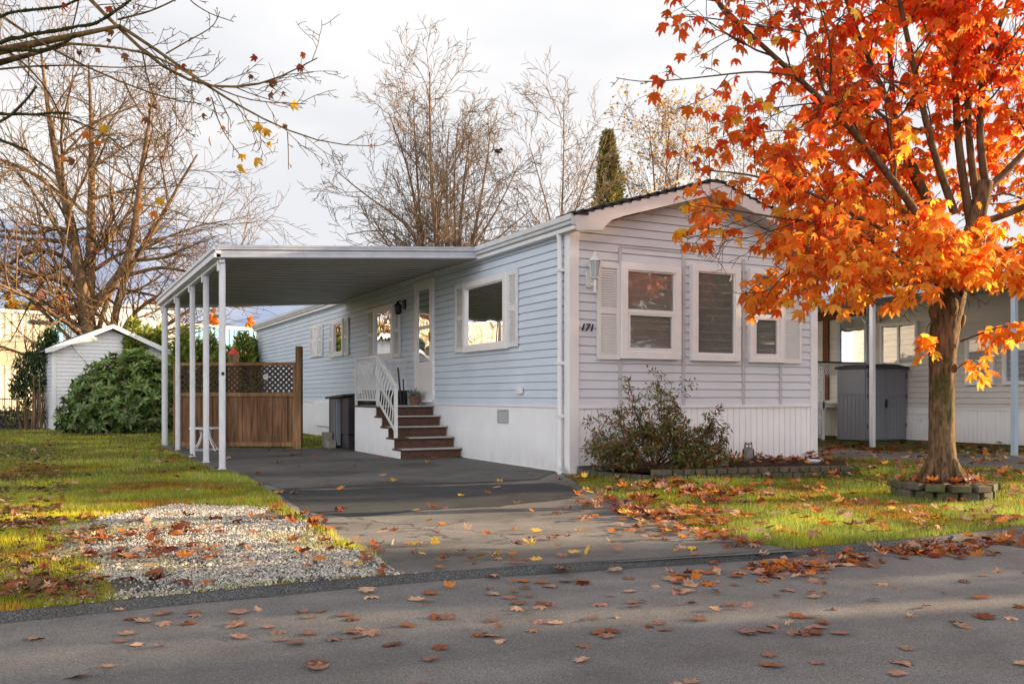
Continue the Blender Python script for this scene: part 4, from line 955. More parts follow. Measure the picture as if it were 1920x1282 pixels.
limbs = [
 ([(1795, 540), (1745, 430), (1672, 336), (1600, 240), (1500, 150), (1400, 60), (1310, -30), (1250, -120)], (8.7, 7.6), .055, .015),
 ([(1770, 440), (1720, 330), (1680, 220), (1637, 130), (1590, 20), (1560, -120)], (8.7, 8.9), .05, .015),
 ([(1740, 380), (1690, 300), (1674, 200), (1668, 80), (1650, -100), (1640, -220)], (8.8, 9.6), .045, .012),
 ([(1790, 400), (1745, 270), (1715, 131), (1685, 0), (1660, -180)], (8.7, 7.9), .05, .014),
 ([(1820, 420), (1795, 270), (1790, 100), (1785, -60), (1770, -240)], (8.8, 8.8), .055, .016),
 ([(1835, 400), (1815, 262), (1812, 60), (1830, -120), (1840, -260)], (8.8, 9.8), .05, .014),
 ([(1848, 350), (1835, 250), (1845, 131), (1881, 30), (1930, -120)], (8.8, 8.3), .05, .014),
 ([(1846, 360), (1900, 310), (1960, 240), (2040, 140), (2120, 20)], (8.8, 9.2), .05, .014),
 ([(1830, 420), (1900, 400), (1990, 350), (2100, 280), (2200, 200)], (8.8, 8.0), .045, .012),
 ([(1785, 530), (1700, 455), (1600, 400), (1500, 352), (1400, 325), (1330, 320)], (8.7, 8.2), .035, .008),
 ([(1780, 550), (1700, 490), (1620, 440), (1540, 415), (1450, 410), (1370, 390), (1310, 385)], (8.7, 7.9), .035, .006),
 ([(1775, 560), (1690, 520), (1600, 490), (1520, 490), (1460, 520), (1435, 560)], (8.7, 8.5), .03, .006),
 ([(1775, 545), (1720, 500), (1650, 480), (1590, 500), (1560, 530)], (8.6, 7.3), .03, .006),
 ([(1795, 540), (1850, 480), (1900, 460), (1960, 480), (2010, 540)], (8.7, 8.0), .03, .006),
 ([(1790, 560), (1760, 500), (1740, 480), (1720, 500), (1715, 520)], (8.7, 6.9), .03, .006),
 ([(1800, 560), (1820, 500), (1850, 490), (1880, 520)], (8.7, 7.2), .028, .006),
 ([(1790, 500), (1700, 400), (1620, 330), (1560, 300), (1480, 280)], (8.7, 9.9), .035, .008),
 ([(1800, 480), (1700, 430), (1630, 410), (1580, 430)], (8.7, 10.6), .035, .008),
 ([(1820, 440), (1840, 380), (1880, 360), (1940, 380)], (8.7, 10.8), .035, .008),
 ([(1700, 270), (1640, 200), (1560, 190), (1470, 200), (1400, 210)], (8.6, 8.0), .02, .005),
 ([(1600, 240), (1540, 170), (1520, 80), (1480, 0), (1460, -80)], (8.2, 8.4), .022, .006),
]
br = [(tp, trd, -1)]
for px, dep, r0, r1 in limbs:
    pts, rr = limb(px, dep, r0*.8, r1*.8); spawn(br, pts, rr, LEAFY, rnd)
thin = [([(1490, 142), (1420, 133), (1350, 141), (1270, 150), (1200, 155), (1155, 146)], (7.9, 7.7), .010, .0035), ([(1500, 60), (1420, 48), (1330, 34), (1280, 30), (1244, 34)], (7.8, 7.7), .009, .0035),
        ([(1365, 140), (1340, 175), (1300, 195), (1270, 205)], (7.8, 7.8), .005, .003)]
TH = dict(LEAFY); TH['kids'] = [5, 3, 2, 0]; TH['len'] = [.15, .5, .6, 0]
for px, dep, r0, r1 in thin:
    pts, rr = limb(px, dep, r0, r1); spawn(br, pts, rr, TH, rnd)
twl = [([(1800, 640), (1840, 625), (1880, 610), (1915, 615)], (8.6, 8.3), .010, .003), ([(1795, 690), (1805, 680), (1830, 672), (1845, 690)], (8.6, 8.4), .007, .003), ([(1750, 600), (1738, 610), (1735, 640)], (8.6, 8.5), .006, .003)]
small = []
for px, dep, r0, r1 in twl:
    pts, rr = limb(px, dep, r0, r1); br.append((pts, rr, 0)); small += [p for p in pts[4:]]
mt_ = MB(); mt_.tube(tp, trd, 16, cap=False)
for q, rr_, a in ((P(1785, 575, D0 - .10), .07, 0), (P(1752, 585, D0 - .1), .06, 0), (P(1800, 600, D0 - .02), .06, 0), (P(1790, 690, D0 - .08), .035, 0), (P(1758, 560, D0 - .1), .055, 0), (P(1797, 540, D0 - .08), .06, 0)):
    mt_.ball(q, (rr_, rr_, rr_*1.5), 8, 6)
for k in range(7):
    a = k*.9 + .3; mt_.tube([mb0 + Vector((math.cos(a)*.10, math.sin(a)*.10, .42)), mb0 + Vector((math.cos(a)*.17, math.sin(a)*.17, .22)), mb0 + Vector((math.cos(a)*.26, math.sin(a)*.26, .10))], [.03, .045, .03], 7)
trk = mt_.build('trunk', M['bark'], mp, smooth=True, recalc=False)
tx = bpy.data.textures.new('bark_relief', 'CLOUDS'); tx.noise_scale = .05
sb_ = trk.modifiers.new('s', 'SUBSURF'); sb_.levels = sb_.render_levels = 2
dp = trk.modifiers.new('d', 'DISPLACE'); dp.texture = tx; dp.strength = .018; dp.mid_level = .5
tree_mesh('branches', [b for b in br[1:]], M['barklimb'], mp, sides=(8, 5, 4, 3, 3))
# leaves
nodes = []; 
for pts, rr, l in br[1:]:
    if l >= 2: nodes += pts[1:]
    elif l == 1: nodes += pts[3:]
nodes = np.array([tuple(p) for p in nodes]); 
NL = 11500; idx = RNG.integers(0, len(nodes), NL); lp = nodes[idx] + RNG.normal(size=(NL, 3))*.06
small = np.array([tuple(p) for p in small]); extra = small[RNG.integers(0, len(small), 70)] + RNG.normal(size=(70, 3))*.06
relx = lp[:, 0] - mb0.x; rely = lp[:, 1] - mb0.y; lat_ = CC*relx - SS*rely; rad = np.hypot(relx, rely)
keep = (lp[:, 2] > 1.80 + .08*np.sin(rad*5)) & ~((rad < 1.5) & (lp[:, 2] < 2.02)) & (lat_ > -3.0) & ~((lat_ < -2.0) & (lp[:, 2] < 2.48))
dens = np.where(lat_ < -1.5, .68, .92); dens = np.where((lat_ < -.7) & (lp[:, 2] > 3.4), .50, dens); dens = np.where((lat_ < -1.7) & (lp[:, 2] > 3.1), .30, dens); dens = dens*np.clip(.9 + 1.5*np.array([mnoise.noise(Vector(tuple(q*1.9))) for q in lp]), .12, 1.2)
keep &= RNG.random(NL) < dens
lp = np.concatenate([lp[keep], extra]); lat_ = CC*(lp[:, 0] - mb0.x) - SS*(lp[:, 1] - mb0.y)
n = len(lp); az = RNG.uniform(0, 6.283, n); tip = np.stack([np.cos(az), np.sin(az), -RNG.uniform(.2, 1.8, n)], 1)
nr = np.stack([np.cos(az)*.6, np.sin(az)*.6, np.full(n, .8)], 1) + rvec(n)*.45
zz = np.clip((lp[:, 2] - 1.9)/2.6, 0, 1)[:, None]
red = pick([(.92, .13, .025), (.95, .18, .025), (.80, .075, .02), (.97, .24, .03)], n, .15); org_ = pick([(.97, .31, .03), (1.0, .40, .05), (.94, .24, .025), (1.0, .54, .08), (.97, .35, .04)], n, .12)
mixf = np.clip(zz*1.25 - .02 - .12*(lat_[:, None] + .6) + RNG.normal(size=(n, 1))*.30, 0, 1)
lc = org_*(1 - mixf) + red*mixf; yel = RNG.random(n) < .06; lc[yel] = (.95, .60, .05)
shp = RNG.random(n) < .5
sz = RNG.uniform(.095, .19, n)
fr = frames(tip, nr, sz)
pos = lp + unit(tip)*(sz*.42)[:, None]*.9
for nm, sel, T_ in (('leaves', shp, maple(.30, .22)), ('leaves', ~shp, maple(.62, -.25, True, .08))):
    cloud(nm, *T_, fr[sel], pos[sel], lc[sel], M['leaves'], mp)

# --- overhanging bare branches at the upper left
oh = thing('overhanging_maple', 'mossy bare maple boughs reaching in from the upper left with a few withered leaves', 'tree', tuple(cam2w(-6.0, 6.6)))
rnd = random.Random(9)
TW = dict(levels=4, seg=[5, 5, 4, 3], taper=[.4, .35, .4, .6], wob=[.05, .12, .2, .25], trop=[.0, .02, .02, .0], kids=[9, 4, 2, 0], ref=[2, .5, .25, 1], f0=[.1, .2, .2, 0], ang=[(25, 70), (30, 70), (30, 75), (0, 0)], len=[.22, .5, .55, 0], rmin=.0028)
OL = [
 ([(60, -170), (161, 0), (225, 49), (262, 94), (300, 129), (356, 157), (404, 168), (487, 161), (524, 150), (562, 124), (595, 109)], (6.9, 6.4), .020, .004, 14),
 ([(225, 49), (288, 90), (337, 124), (393, 165), (487, 221), (539, 247), (599, 268), (644, 277), (700, 274)], (6.75, 6.5), .014, .003, 12),
 ([(-200, -120), (-60, -20), (20, 45), (94, 90), (150, 124), (225, 154), (292, 180), (337, 195), (378, 195)], (6.6, 6.8), .016, .004, 10),
 ([(131, 82), (187, 86), (262, 94), (307, 109), (356, 142), (412, 168), (468, 191), (573, 195)], (6.5, 6.3), .010, .003, 12),
 ([(-400, 240), (-100, 218), (0, 213), (75, 213), (150, 214), (200, 245), (245, 285), (300, 345)], (6.8, 7.0), .017, .004, 8),
 ([(221, 37), (281, 22), (330, 0), (380, -40)], (6.6, 6.4), .008, .004, 3),
 ([(232, 154), (262, 210), (300, 250), (345, 300)], (6.7, 6.6), .006, .003, 6),
 ([(322, 202), (344, 243), (367, 258)], (6.6, 6.6), .004, .003, 3),
 ([(397, 183), (408, 225), (423, 255), (449, 290)], (6.5, 6.4), .005, .003, 4),
 ([(539, 247), (541, 280), (541, 318)], (6.5, 6.5), .004, .003, 2),
 ([(340, -60), (352, 0), (393, 26), (438, 41)], (6.6, 6.5), .006, .003, 4),
 ([(311, 101), (356, 75), (404, 49), (412, 22)], (6.5, 6.4), .006, .003, 5),
 ([(-120, 60), (0, 80), (60, 130), (100, 180), (130, 260), (190, 330), (240, 370)], (7.0, 7.2), .011, .003, 7),
 ([(0, 130), (40, 125), (140, 122), (230, 128), (300, 122), (350, 124)], (6.9, 6.8), .008, .003, 6),
]
bo = []
for px, dep, r0, r1, k in OL: pts, rr = limb(px, dep, r0, r1); spawn(bo, pts, rr, TW, rnd, k=k)
tr0 = cam2w(-6.0, 6.6); mb = MB()
mb.tube([tr0, tr0 + Vector((0, 0, 1)), tr0 + Vector((.1, 0, 2.3)), tr0 + Vector((.2, .1, 4)), tr0 + Vector((.3, .1, 6))], [.24, .19, .17, .13, .08], 14, cap=False)
for px, dep, r0, r1, k in OL[:5] + OL[12:13]:
    q = P(px[0][0], px[0][1], dep[0]); zt = max(1.8, q.z - .9); mb.tube([tr0 + Vector((.1, .0, zt - .1)), (tr0 + Vector((0, 0, zt))).lerp(q, .5) + Vector((0, 0, .1)), q], [.07, .045, r0], 7, cap=False)
mb.build('trunk', M['barkold'], oh, smooth=True, recalc=False)
tree_mesh('branches', bo, M['barkold'], oh, sides=(7, 4, 3, 3, 3))
mo = MB(); rnd2 = random.Random(3)
for px, dep, r in (([(-300, 150), (-100, 118), (0, 80), (25, 67), (56, 65), (80, 66), (112, 54), (140, 50), (157, 47), (180, 44), (202, 34), (247, 4), (275, -25)], (6.4, 6.5), .022),
                   ([(-300, 120), (-100, 60), (0, 37), (11, 28), (30, 15), (60, 17), (90, 20), (120, 14), (150, 4), (190, -20)], (6.5, 6.6), .018),
                   ([(-300, 110), (-100, 100), (0, 92), (49, 92), (75, 96), (97, 95), (120, 78), (142, 67)], (6.4, 6.4), .024),
                   ([(-200, 225), (-60, 250), (0, 255), (12, 268), (30, 276), (52, 281)], (6.4, 6.4), .020), ([(-200, 255), (-60, 235), (0, 230), (20, 222), (34, 200), (60, 182), (68, 160)], (6.4, 6.5), .018),
                   ([(-200, 215), (-60, 213), (0, 212), (40, 214), (75, 213), (100, 214), (130, 212)], (6.45, 6.5), .017)):
    pts, _ = limb(px, dep, r, r*.6); pts = resample(pts, .035)
    pts = [p + Vector((0, 0, mnoise.noise(p*9)*.018)) for p in pts]
    mo.tube(pts, [(r*(.75 + .7*abs(mnoise.noise(p*22))))*(1 - .55*i/len(pts)) for i, p in enumerate(pts)], 7)
    q = pts
    nn = len(q)*10; 
    for j in range(nn):
        b = rnd2.choice(q); a = rnd2.uniform(0, 6.28); d = Vector((math.cos(a), math.sin(a)*.5, rnd2.uniform(-.8, .8))).normalized()
        mo.add([b + d*r*.5 + Vector((.004, 0, 0)), b + d*r*.5 - Vector((.004, 0, 0)), b + d*(r*.8 + rnd2.uniform(.006, .022))], [(0, 1, 2)])
mo.build('mossy_limb', M['moss'], oh, recalc=False)
lf = [(1215, 780, 'y'), (1275, 795, 'y'), (1205, 835, 'y'), (1350, 715, 'y'), (1050, 695, 'y'), (1335, 655, 'y'), (1295, 630, 'y'), (1118, 632, 'o'), (1360, 400, 'b'), (1345, 415, 'b'), (1378, 412, 'b'), (1500, 328, 'r'), (1520, 272, 'r'), (1260, 380, 'b'), (1275, 285, 'r'), (760, 530, 'b'), (745, 520, 'b'),
      (735, 590, 'b'), (900, 330, 'b'), (915, 322, 'r'), (885, 345, 'o'), (960, 360, 'o'), (545, 200, 'b'), (560, 155, 'b'), (630, 280, 'b'), (665, 30, 'b'), (1040, 495, 'b'), (1428, 630, 'b'), (1470, 520, 'y'), (1850, 728, 'b'), (590, 730, 'o'), (368, 805, 'b'), (803, 1002, 'y'), (770, 1062, 'o'),
      (703, 1030, 'o'), (430, 665, 'o'), (518, 640, 'y'), (480, 710, 'o'), (318, 788, 'o'), (1010, 572, 'b'), (543, 42, 'r'), (308, 18, 'r'), (490, 248, 'b'), (392, 262, 'b'), (228, 330, 'b'), (800, 785, 'b'), (1356, 470, 'b'), (1412, 460, 'b'), (465, 735, 'b'), (825, 1050, 'b')]
cd = {'y': (.85, .48, .05), 'o': (.80, .25, .03), 'b': (.30, .11, .04), 'r': (.42, .07, .02)}
pos = np.array([tuple(P(x/2.671, y/2.671, 6.5)) for x, y, c in lf]); n = len(pos); az = RNG.uniform(0, 6.28, n)
tip = np.stack([np.cos(az)*.5, np.sin(az)*.5, -np.ones(n)], 1); nr = rvec(n) - np.array([SS, CC, 0])*1.0
szs = np.array([.125 if c == 'y' else .095 for _, _, c in lf])*RNG.uniform(.45, .95, n)
for sel, T_ in ((np.arange(n) % 2 == 0, maple(.5, .5)), (np.arange(n) % 2 == 1, maple(.9, -.5, True, .2))):
    cloud('leaves', *T_, frames(tip, nr, szs)[sel], pos[sel], np.array([cd[c] for _, _, c in lf])[sel], M['leaves'], oh)

# --- big bare tree behind the shed
BT = dict(BARE); BT.update(kids=[15, 9, 6, 0], len=[.52, .50, .5, 0], ang=[(35, 70), (25, 55), (25, 60), (0, 0)], trop=[.0, .0, .015, .01], rmin=.009, f0=[.12, .12, .1, 0], ref=[9, 3.5, 1.5, 1], wob=[.05, .10, .14, .2])
PERCH = []
def limb_tree(name, label, D, L_, cfg, seed, m='barkfar', group=None, leaves=None, cat='tree'):
    rnd = random.Random(seed); br = []; b0 = P(L_[0][0][0][0], HY + F/D, D)
    t = thing(name, label, cat, (b0.x, b0.y, 0), group)
    for px, r0, r1, k in L_:
        pts, rr = limb(px, (D, D + rnd.uniform(-2, 2)), r0, r1); spawn(br, pts, rr, cfg, rnd, k=k)
    PERCH.extend(p for pts, rr, l in br if l == 1 for p in pts[1:-1])
    tree_mesh('trunk', br, M[m], t, hi=0); tree_mesh('crown', br, M[m], t, lo=1, sides=(6, 4, 3, 3, 3))
    if leaves:
        n, size, cols = leaves; tips = [p for pts, rr, l in br if l >= 2 for p in pts[1:]]
        idx = RNG.integers(0, len(tips), n); pos = np.array([tuple(tips[i]) for i in idx]) + RNG.normal(size=(n, 3))*.15
        cloud('leaves', *QUAD, frames(rvec(n), rvec(n), RNG.uniform(.6, 1.3, n)*size), pos, pick(cols, n), M['leaves'], t)
    return t
limb_tree('bare_tree', 'big leafless tree with several trunks rising behind the white shed', 31, [
 ([(178, 800), (174, 640), (165, 574), (149, 540), (146, 489), (139, 437), (123, 374), (108, 318), (92, 225), (82, 150), (76, 90)], .32, .03, 20),
 ([(165, 574), (170, 523), (171, 471), (171, 412), (172, 300), (170, 187), (166, 120)], .20, .03, 18),
 ([(170, 580), (206, 537), (228, 519), (240, 489), (254, 429), (262, 340), (277, 243), (286, 180)], .19, .03, 16),
 ([(206, 800), (209, 615), (221, 566), (228, 523), (268, 459), (300, 420), (335, 340), (370, 290)], .20, .03, 18),
 ([(215, 800), (225, 620), (254, 583), (274, 562), (309, 547), (370, 525), (430, 505)], .15, .02, 14),
 ([(185, 800), (185, 609), (197, 574), (211, 540), (225, 520)], .10, .08, 2),
 ([(144, 516), (120, 480), (86, 465), (51, 473), (0, 506), (-60, 560)], .09, .02, 12),
 ([(139, 437), (110, 425), (60, 440), (10, 430), (-70, 450)], .09, .02, 12),
 ([(146, 500), (110, 500), (70, 540), (40, 600), (20, 640)], .06, .015, 9),
 ([(120, 370), (70, 330), (10, 300), (-60, 290)], .08, .02, 12),
 ([(228, 519), (300, 500), (360, 510), (420, 560)], .08, .02, 10),
], BT, 21)
CT = dict(BARE); CT.update(kids=[12, 8, 6, 0], len=[.30, .5, .5, 0], ang=[(28, 58), (25, 55), (25, 60), (0, 0)], trop=[.02, .05, .04, .02], rmin=.011, f0=[.30, .15, .1, 0], ref=[12, 3.5, 1.5, 1], wob=[.05, .10, .15, .2])
limb_tree('bare_tree', 'tallest leafless tree behind the roof, with a low limb reaching left', 38, [
 ([(824, 786), (822, 480), (808, 350), (806, 230), (806, 135)], .22, .02, 24), ([(800, 786), (790, 480), (775, 350), (752, 270), (728, 210)], .17, .02, 18), ([(805, 786), (800, 480), (760, 410), (700, 380), (630, 320)], .13, .02, 16),
 ([(790, 786), (780, 480), (740, 430), (690, 430), (650, 440)], .09, .02, 10), ([(810, 786), (795, 500), (780, 300), (775, 190)], .12, .02, 14)], CT, 31, 'barkgrey', group=None)
limb_tree('bare_tree', 'many stemmed leafless tree in the middle of the group behind the carport', 39, [
 ([(840, 786), (840, 480), (838, 350), (835, 280), (842, 240)], .17, .02, 20), ([(845, 786), (815, 480), (832, 320), (862, 262)], .14, .02, 18), ([(850, 786), (855, 480), (850, 350), (858, 240)], .12, .02, 14)], CT, 32, 'barkgrey')
limb_tree('bare_tree', 'leafless tree on the right of the group behind the carport', 38, [
 ([(862, 786), (860, 480), (868, 350), (878, 280), (884, 240)], .17, .02, 20), ([(870, 786), (880, 480), (905, 360), (915, 290), (920, 245)], .17, .02, 20), ([(868, 786), (875, 480), (930, 400), (972, 310)], .12, .02, 16), ([(880, 786), (895, 480), (940, 440), (1000, 390)], .09, .02, 12)], CT, 33, 'barkgrey')
limb_tree('bare_tree', 'slender leafless tree standing alone left of the conifer', 38, [
 ([(1060, 786), (1052, 470), (1055, 330), (1062, 260), (1056, 190)], .14, .015, 20), ([(1058, 786), (1045, 470), (1025, 380), (992, 270)], .09, .015, 12), ([(1062, 786), (1065, 430), (1105, 320), (1134, 255)], .10, .015, 14)], CT, 34, 'barkgrey')
BR = dict(CT); BR.update(kids=[18, 8, 5, 0], len=[.26, .5, .5, 0])
YL = [(.62, .40, .12), (.55, .30, .08), (.45, .26, .08)]
limb_tree('birch_tree', 'pale twiggy tree with thin yellow leaves behind the roof ridge', 44, [
 ([(1235, 786), (1230, 400), (1225, 300), (1215, 225)], .14, .015, 22), ([(1250, 786), (1258, 400), (1275, 300), (1290, 215)], .14, .015, 22), ([(1245, 786), (1240, 420), (1250, 320), (1255, 240)], .12, .015, 18)], BR, 41, 'barkgrey', leaves=(2600, .11, YL))
limb_tree('birch_tree', 'pale twiggy tree partly hidden by the red maple leaves', 46, [
 ([(1340, 786), (1335, 400), (1330, 300), (1325, 220)], .14, .015, 22), ([(1380, 786), (1385, 400), (1400, 300), (1395, 235)], .14, .015, 22), ([(1430, 786), (1440, 400), (1470, 320), (1500, 250)], .14, .015, 20)], BR, 42, 'barkgrey', leaves=(2200, .11, YL))
# small pale trees seen under the carport roof
# --- conifers and cedars
def conifer(name, label, base, H, rad, n, cols, leaf, shape=1.0, group=None, seed=0, tmpl=LAN, droop=.2):
    rs = np.random.default_rng(seed); t = thing(name, label, 'tree', (base.x, base.y, 0), group)
    mb = MB(); mb.tube([base, base + Vector((0, 0, H*.5)), base + Vector((0, 0, H*.97))], [H*.018 + .03, H*.012 + .02, .01], 8, cap=False); mb.build('trunk', M['barkfar'], t, recalc=False)
    h = 1 - rs.random(n)**(.5 if H < 10 else .95)*.98; az = rs.uniform(0, 6.283, n); lump = 1 + .22*np.sin(az*3 + h*19) + .16*np.sin(az*7 + h*37)
    prof = np.clip(np.minimum(1.0, (1 - h)**shape*1.25)*np.minimum(1, .65 + h*3), 0.02, 1)
    rr = rad*prof*lump*rs.uniform(.55, 1.06, n)
    pos = np.stack([np.cos(az)*rr, np.sin(az)*rr, h*H], 1) + np.array([base.x, base.y, .05])
    tip = np.stack([np.cos(az)*(.8), np.sin(az)*.8, np.full(n, 1.1 - droop*3)], 1) + rs.normal(size=(n, 3))*.35
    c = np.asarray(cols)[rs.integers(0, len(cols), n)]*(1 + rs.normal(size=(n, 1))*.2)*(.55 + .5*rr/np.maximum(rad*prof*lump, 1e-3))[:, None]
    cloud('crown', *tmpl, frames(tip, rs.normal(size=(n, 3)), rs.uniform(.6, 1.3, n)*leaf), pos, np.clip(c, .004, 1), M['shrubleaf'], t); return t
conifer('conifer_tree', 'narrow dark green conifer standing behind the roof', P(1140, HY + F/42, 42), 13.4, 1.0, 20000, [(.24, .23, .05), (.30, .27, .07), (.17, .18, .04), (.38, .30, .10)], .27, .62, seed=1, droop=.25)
CG = [(.20, .26, .03), (.28, .31, .05), (.12, .19, .03), (.34, .34, .07)]
wh = ['leftmost cedar, just above the shed roof', 'narrow cedar right of the first one behind the shed', 'cedar beside the shed eave', 'cedar seen between the first carport posts', 'cedar behind the middle carport posts', 'broad cedar above the lattice by the front post', 'short cedar right of the front carport post', 'pointed cedar above the lattice', 'cedar next to the far corner of the home', 'cedar filling the gap behind the lattice']
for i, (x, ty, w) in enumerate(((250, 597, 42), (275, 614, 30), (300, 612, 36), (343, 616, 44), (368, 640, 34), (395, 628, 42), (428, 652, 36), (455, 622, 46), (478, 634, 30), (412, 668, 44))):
    D = 27 + (i % 3)*.8; conifer('cedar_tree', 'upright green ' + wh[i], P(x, HY + F/D, D), 1 + (HY - ty)*D/F, w/2*D/F*1.3, 7000, CG, .22, .75, 'cedars in a row behind the wooden fence', seed=50 + i)

# overgrown cedar left of the shed
b0 = G(66, 806); t = thing('overgrown_cedar', 'ragged leaning cedar with bare brown stems left of the shed', 'shrub', tuple(b0))
mb = MB(); rnd = random.Random(4)
for k in range(16):
    p = b0 + cam2w(rnd.uniform(-.35, .35), rnd.uniform(-.2, .3)) - CAM + Vector((0, 0, 1.0)); p.z = 0
    q = p + Vector((rnd.uniform(-.15, .15), rnd.uniform(-.1, .1), rnd.uniform(.9, 1.7))); mb.tube([p, p.lerp(q, .5) + Vector((rnd.uniform(-.06, .06), 0, 0)), q], [rnd.uniform(.02, .05), .025, .012], 6, cap=False)
mb.build('stems', M['barkfar'], t, recalc=False)
pc = []; 
for (x, y, r_, k) in ((75, 670, .42, 500), (88, 645, .30, 400), (95, 632, .2, 200), (50, 690, .38, 450), (42, 720, .34, 400), (32, 738, .22, 200), (70, 715, .36, 420), (60, 745, .35, 260), (45, 765, .25, 90), (78, 780, .25, 80)):
    c = np.array(tuple(P(x, y, 26.5))); pc.append(c + rvec(k)*r_*RNG.random((k, 1))**.4*np.array([1, 1, 1.1]))
pc = np.concatenate(pc); n = len(pc); cloud('foliage', *LAN, frames(rvec(n)*.6 + np.array([0, 0, .8]), rvec(n), RNG.uniform(.10, .2, n)), pc, pick([(.045, .09, .02), (.03, .06, .015), (.09, .13, .025), (.02, .04, .012)], n, .25), M['shrubleaf'], t)

# rhododendron in front of the shed
b0 = G(215, 812); t = thing('rhododendron_bush', 'large rounded rhododendron bush in front of the white shed', 'shrub', tuple(b0))
C_ = np.array(tuple(b0)); right = np.array([CC, -SS, 0]); ahead = np.array([SS, CC, 0])
NB = 900; ws = []; dirs = []
lob = [(-.15, .35, .95, .95, 1.0), (.55, .3, 1.15, .85, 1.0), (-.75, .3, .55, .70, .60), (.95, .3, .62, .62, .65), (.10, .0, .55, 1.0, .62), (-1.15, .1, .30, .42, .34), (.45, .4, 1.6, .62, .66), (-.25, .4, 1.5, .48, .5), (1.05, .4, 1.25, .5, .7), (-.9, .3, .95, .42, .5)]
for lx, ly, lz, rx, rz in lob:
    k = int(NB*rx*rz/4.2) + 20; u = rvec(k); u[:, 1] = np.where(RNG.random(k) < .75, -np.abs(u[:, 1]), u[:, 1])
    off = right*0
    loc = C_ + right*lx + ahead*ly + np.array([0, 0, lz]); pr_ = (u[:, :1]*rx)*right + (u[:, 1:2]*rx)*ahead + u[:, 2:3]*rz*np.array([[0, 0, 1]])
    bump_ = np.array([mnoise.noise(Vector((q[0]*3.2, q[1]*3.2, q[2]*3.2 + 5))) for q in pr_])[:, None]
    ws.append(loc + pr_*(RNG.uniform(.85, 1.06, (k, 1)) + bump_*.42)); dirs.append(unit(pr_*np.array([1, 1, 1.2]) + rvec(k)*.3 + np.array([0, 0, .35])))
ws = np.concatenate(ws); dirs = np.concatenate(dirs); ok = ws[:, 2] > .05; ws = ws[ok]; dirs = dirs[ok]; K = 9; n = len(ws)
P0 = np.repeat(ws, K, 0); Dd = np.repeat(dirs, K, 0); a = np.tile(np.arange(K)*6.283/K, n) + RNG.normal(size=n*K)*.25
side = unit(np.cross(Dd, np.array([.1, .2, 1.]))); up2 = np.cross(side, Dd)
radial = side*np.cos(a)[:, None] + up2*np.sin(a)[:, None]; tip = radial + Dd*RNG.uniform(0, .9, (n*K, 1)) - np.array([0, 0, .08])
bc = pick([(.12, .20, .04), (.17, .26, .06), (.08, .15, .035), (.24, .29, .08)], n*K, .2)
br_ = RNG.random(n*K) < .05; bc[br_] = (.22, .12, .04)
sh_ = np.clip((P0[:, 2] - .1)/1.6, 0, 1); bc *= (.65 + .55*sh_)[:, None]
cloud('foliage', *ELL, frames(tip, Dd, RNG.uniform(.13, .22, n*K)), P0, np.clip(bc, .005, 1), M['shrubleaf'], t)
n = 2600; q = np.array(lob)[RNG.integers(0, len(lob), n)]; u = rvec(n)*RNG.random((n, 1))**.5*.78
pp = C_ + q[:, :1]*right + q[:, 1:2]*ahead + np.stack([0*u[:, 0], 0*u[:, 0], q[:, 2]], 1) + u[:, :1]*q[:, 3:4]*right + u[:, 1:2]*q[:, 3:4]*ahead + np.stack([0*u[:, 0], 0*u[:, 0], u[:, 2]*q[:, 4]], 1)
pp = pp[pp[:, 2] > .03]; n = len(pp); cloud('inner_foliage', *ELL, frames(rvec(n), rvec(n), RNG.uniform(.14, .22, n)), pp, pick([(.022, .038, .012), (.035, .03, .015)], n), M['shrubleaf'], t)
mb = MB(); rnd = random.Random(8)
for k in range(26):
    a = rnd.uniform(0, 6.28); e = b0 + Vector((math.cos(a)*1.0, math.sin(a)*.7 + .3, rnd.uniform(.5, 1.7))); mb.tube([b0 + Vector((0, .3, 0)), (b0 + Vector((0, .3, 0))).lerp(e, .5) + Vector((0, 0, .1)), e], [.03, .02, .008], 5, cap=False)
mb.build('stems', M['barklimb'], t, recalc=False)

# nandina-like shrub at the front wall
b0 = G(1232, 880, .1); t = thing('front_shrub', 'straggly green and rust leaved shrub against the white skirting', 'shrub', (b0.x, b0.y, .10))
rnd = random.Random(12); br = []; SH = dict(levels=3, seg=[6, 5, 4], taper=[.35, .35, .5], wob=[.09, .13, .2], trop=[.0, .0, -.01], kids=[7, 5, 0], ref=[.8, .35, 1], f0=[.2, .15, 0], ang=[(25, 60), (30, 70), (0, 0)], len=[.42, .55, 0], rmin=.002)
for k in range(34):
    a = math.pi*(k/33.0); u = math.cos(a); d = Vector((CC*u, -SS*u, 0))*1.05 + Vector((0, 0, .34 + .42*math.sin(a)*rnd.uniform(.5, 1.0))) + Vector((rnd.uniform(-.25, .25), rnd.uniform(-.5, .1), 0))
    grow(br, b0 + Vector((rnd.uniform(-.15, .15), rnd.uniform(-.08, .08), 0)), d.normalized(), rnd.uniform(.55, .95), rnd.uniform(.006, .011), 0, SH, rnd)
for tx_, tz_ in ((.28, 1.22), (-.50, 1.02), (.02, .95)):
    grow(br, b0, Vector((tx_*CC, -tx_*SS, tz_)).normalized(), math.hypot(tx_, tz_)*.95, .008, 0, SH, rnd)
def fix(p):
    p = p.copy(); p.y = min(p.y, -.08); return p
br = [([fix(p) for p in pts], rr, l) for pts, rr, l in br]
tree_mesh('stems', br, M['barklimb'], t, sides=(5, 4, 3, 3, 3))
nd_ = np.array([tuple(p) for pts, rr, l in br for p in (pts[1:] if l == 2 else pts[3:] if l == 1 else pts[5:])]); idx = RNG.integers(0, len(nd_), 8600)
sp_ = nd_[idx] + RNG.normal(size=(8600, 3))*.022; sp_ = sp_[(sp_[:, 2] > .12) & (sp_[:, 1] < -.05)]; n = len(sp_)
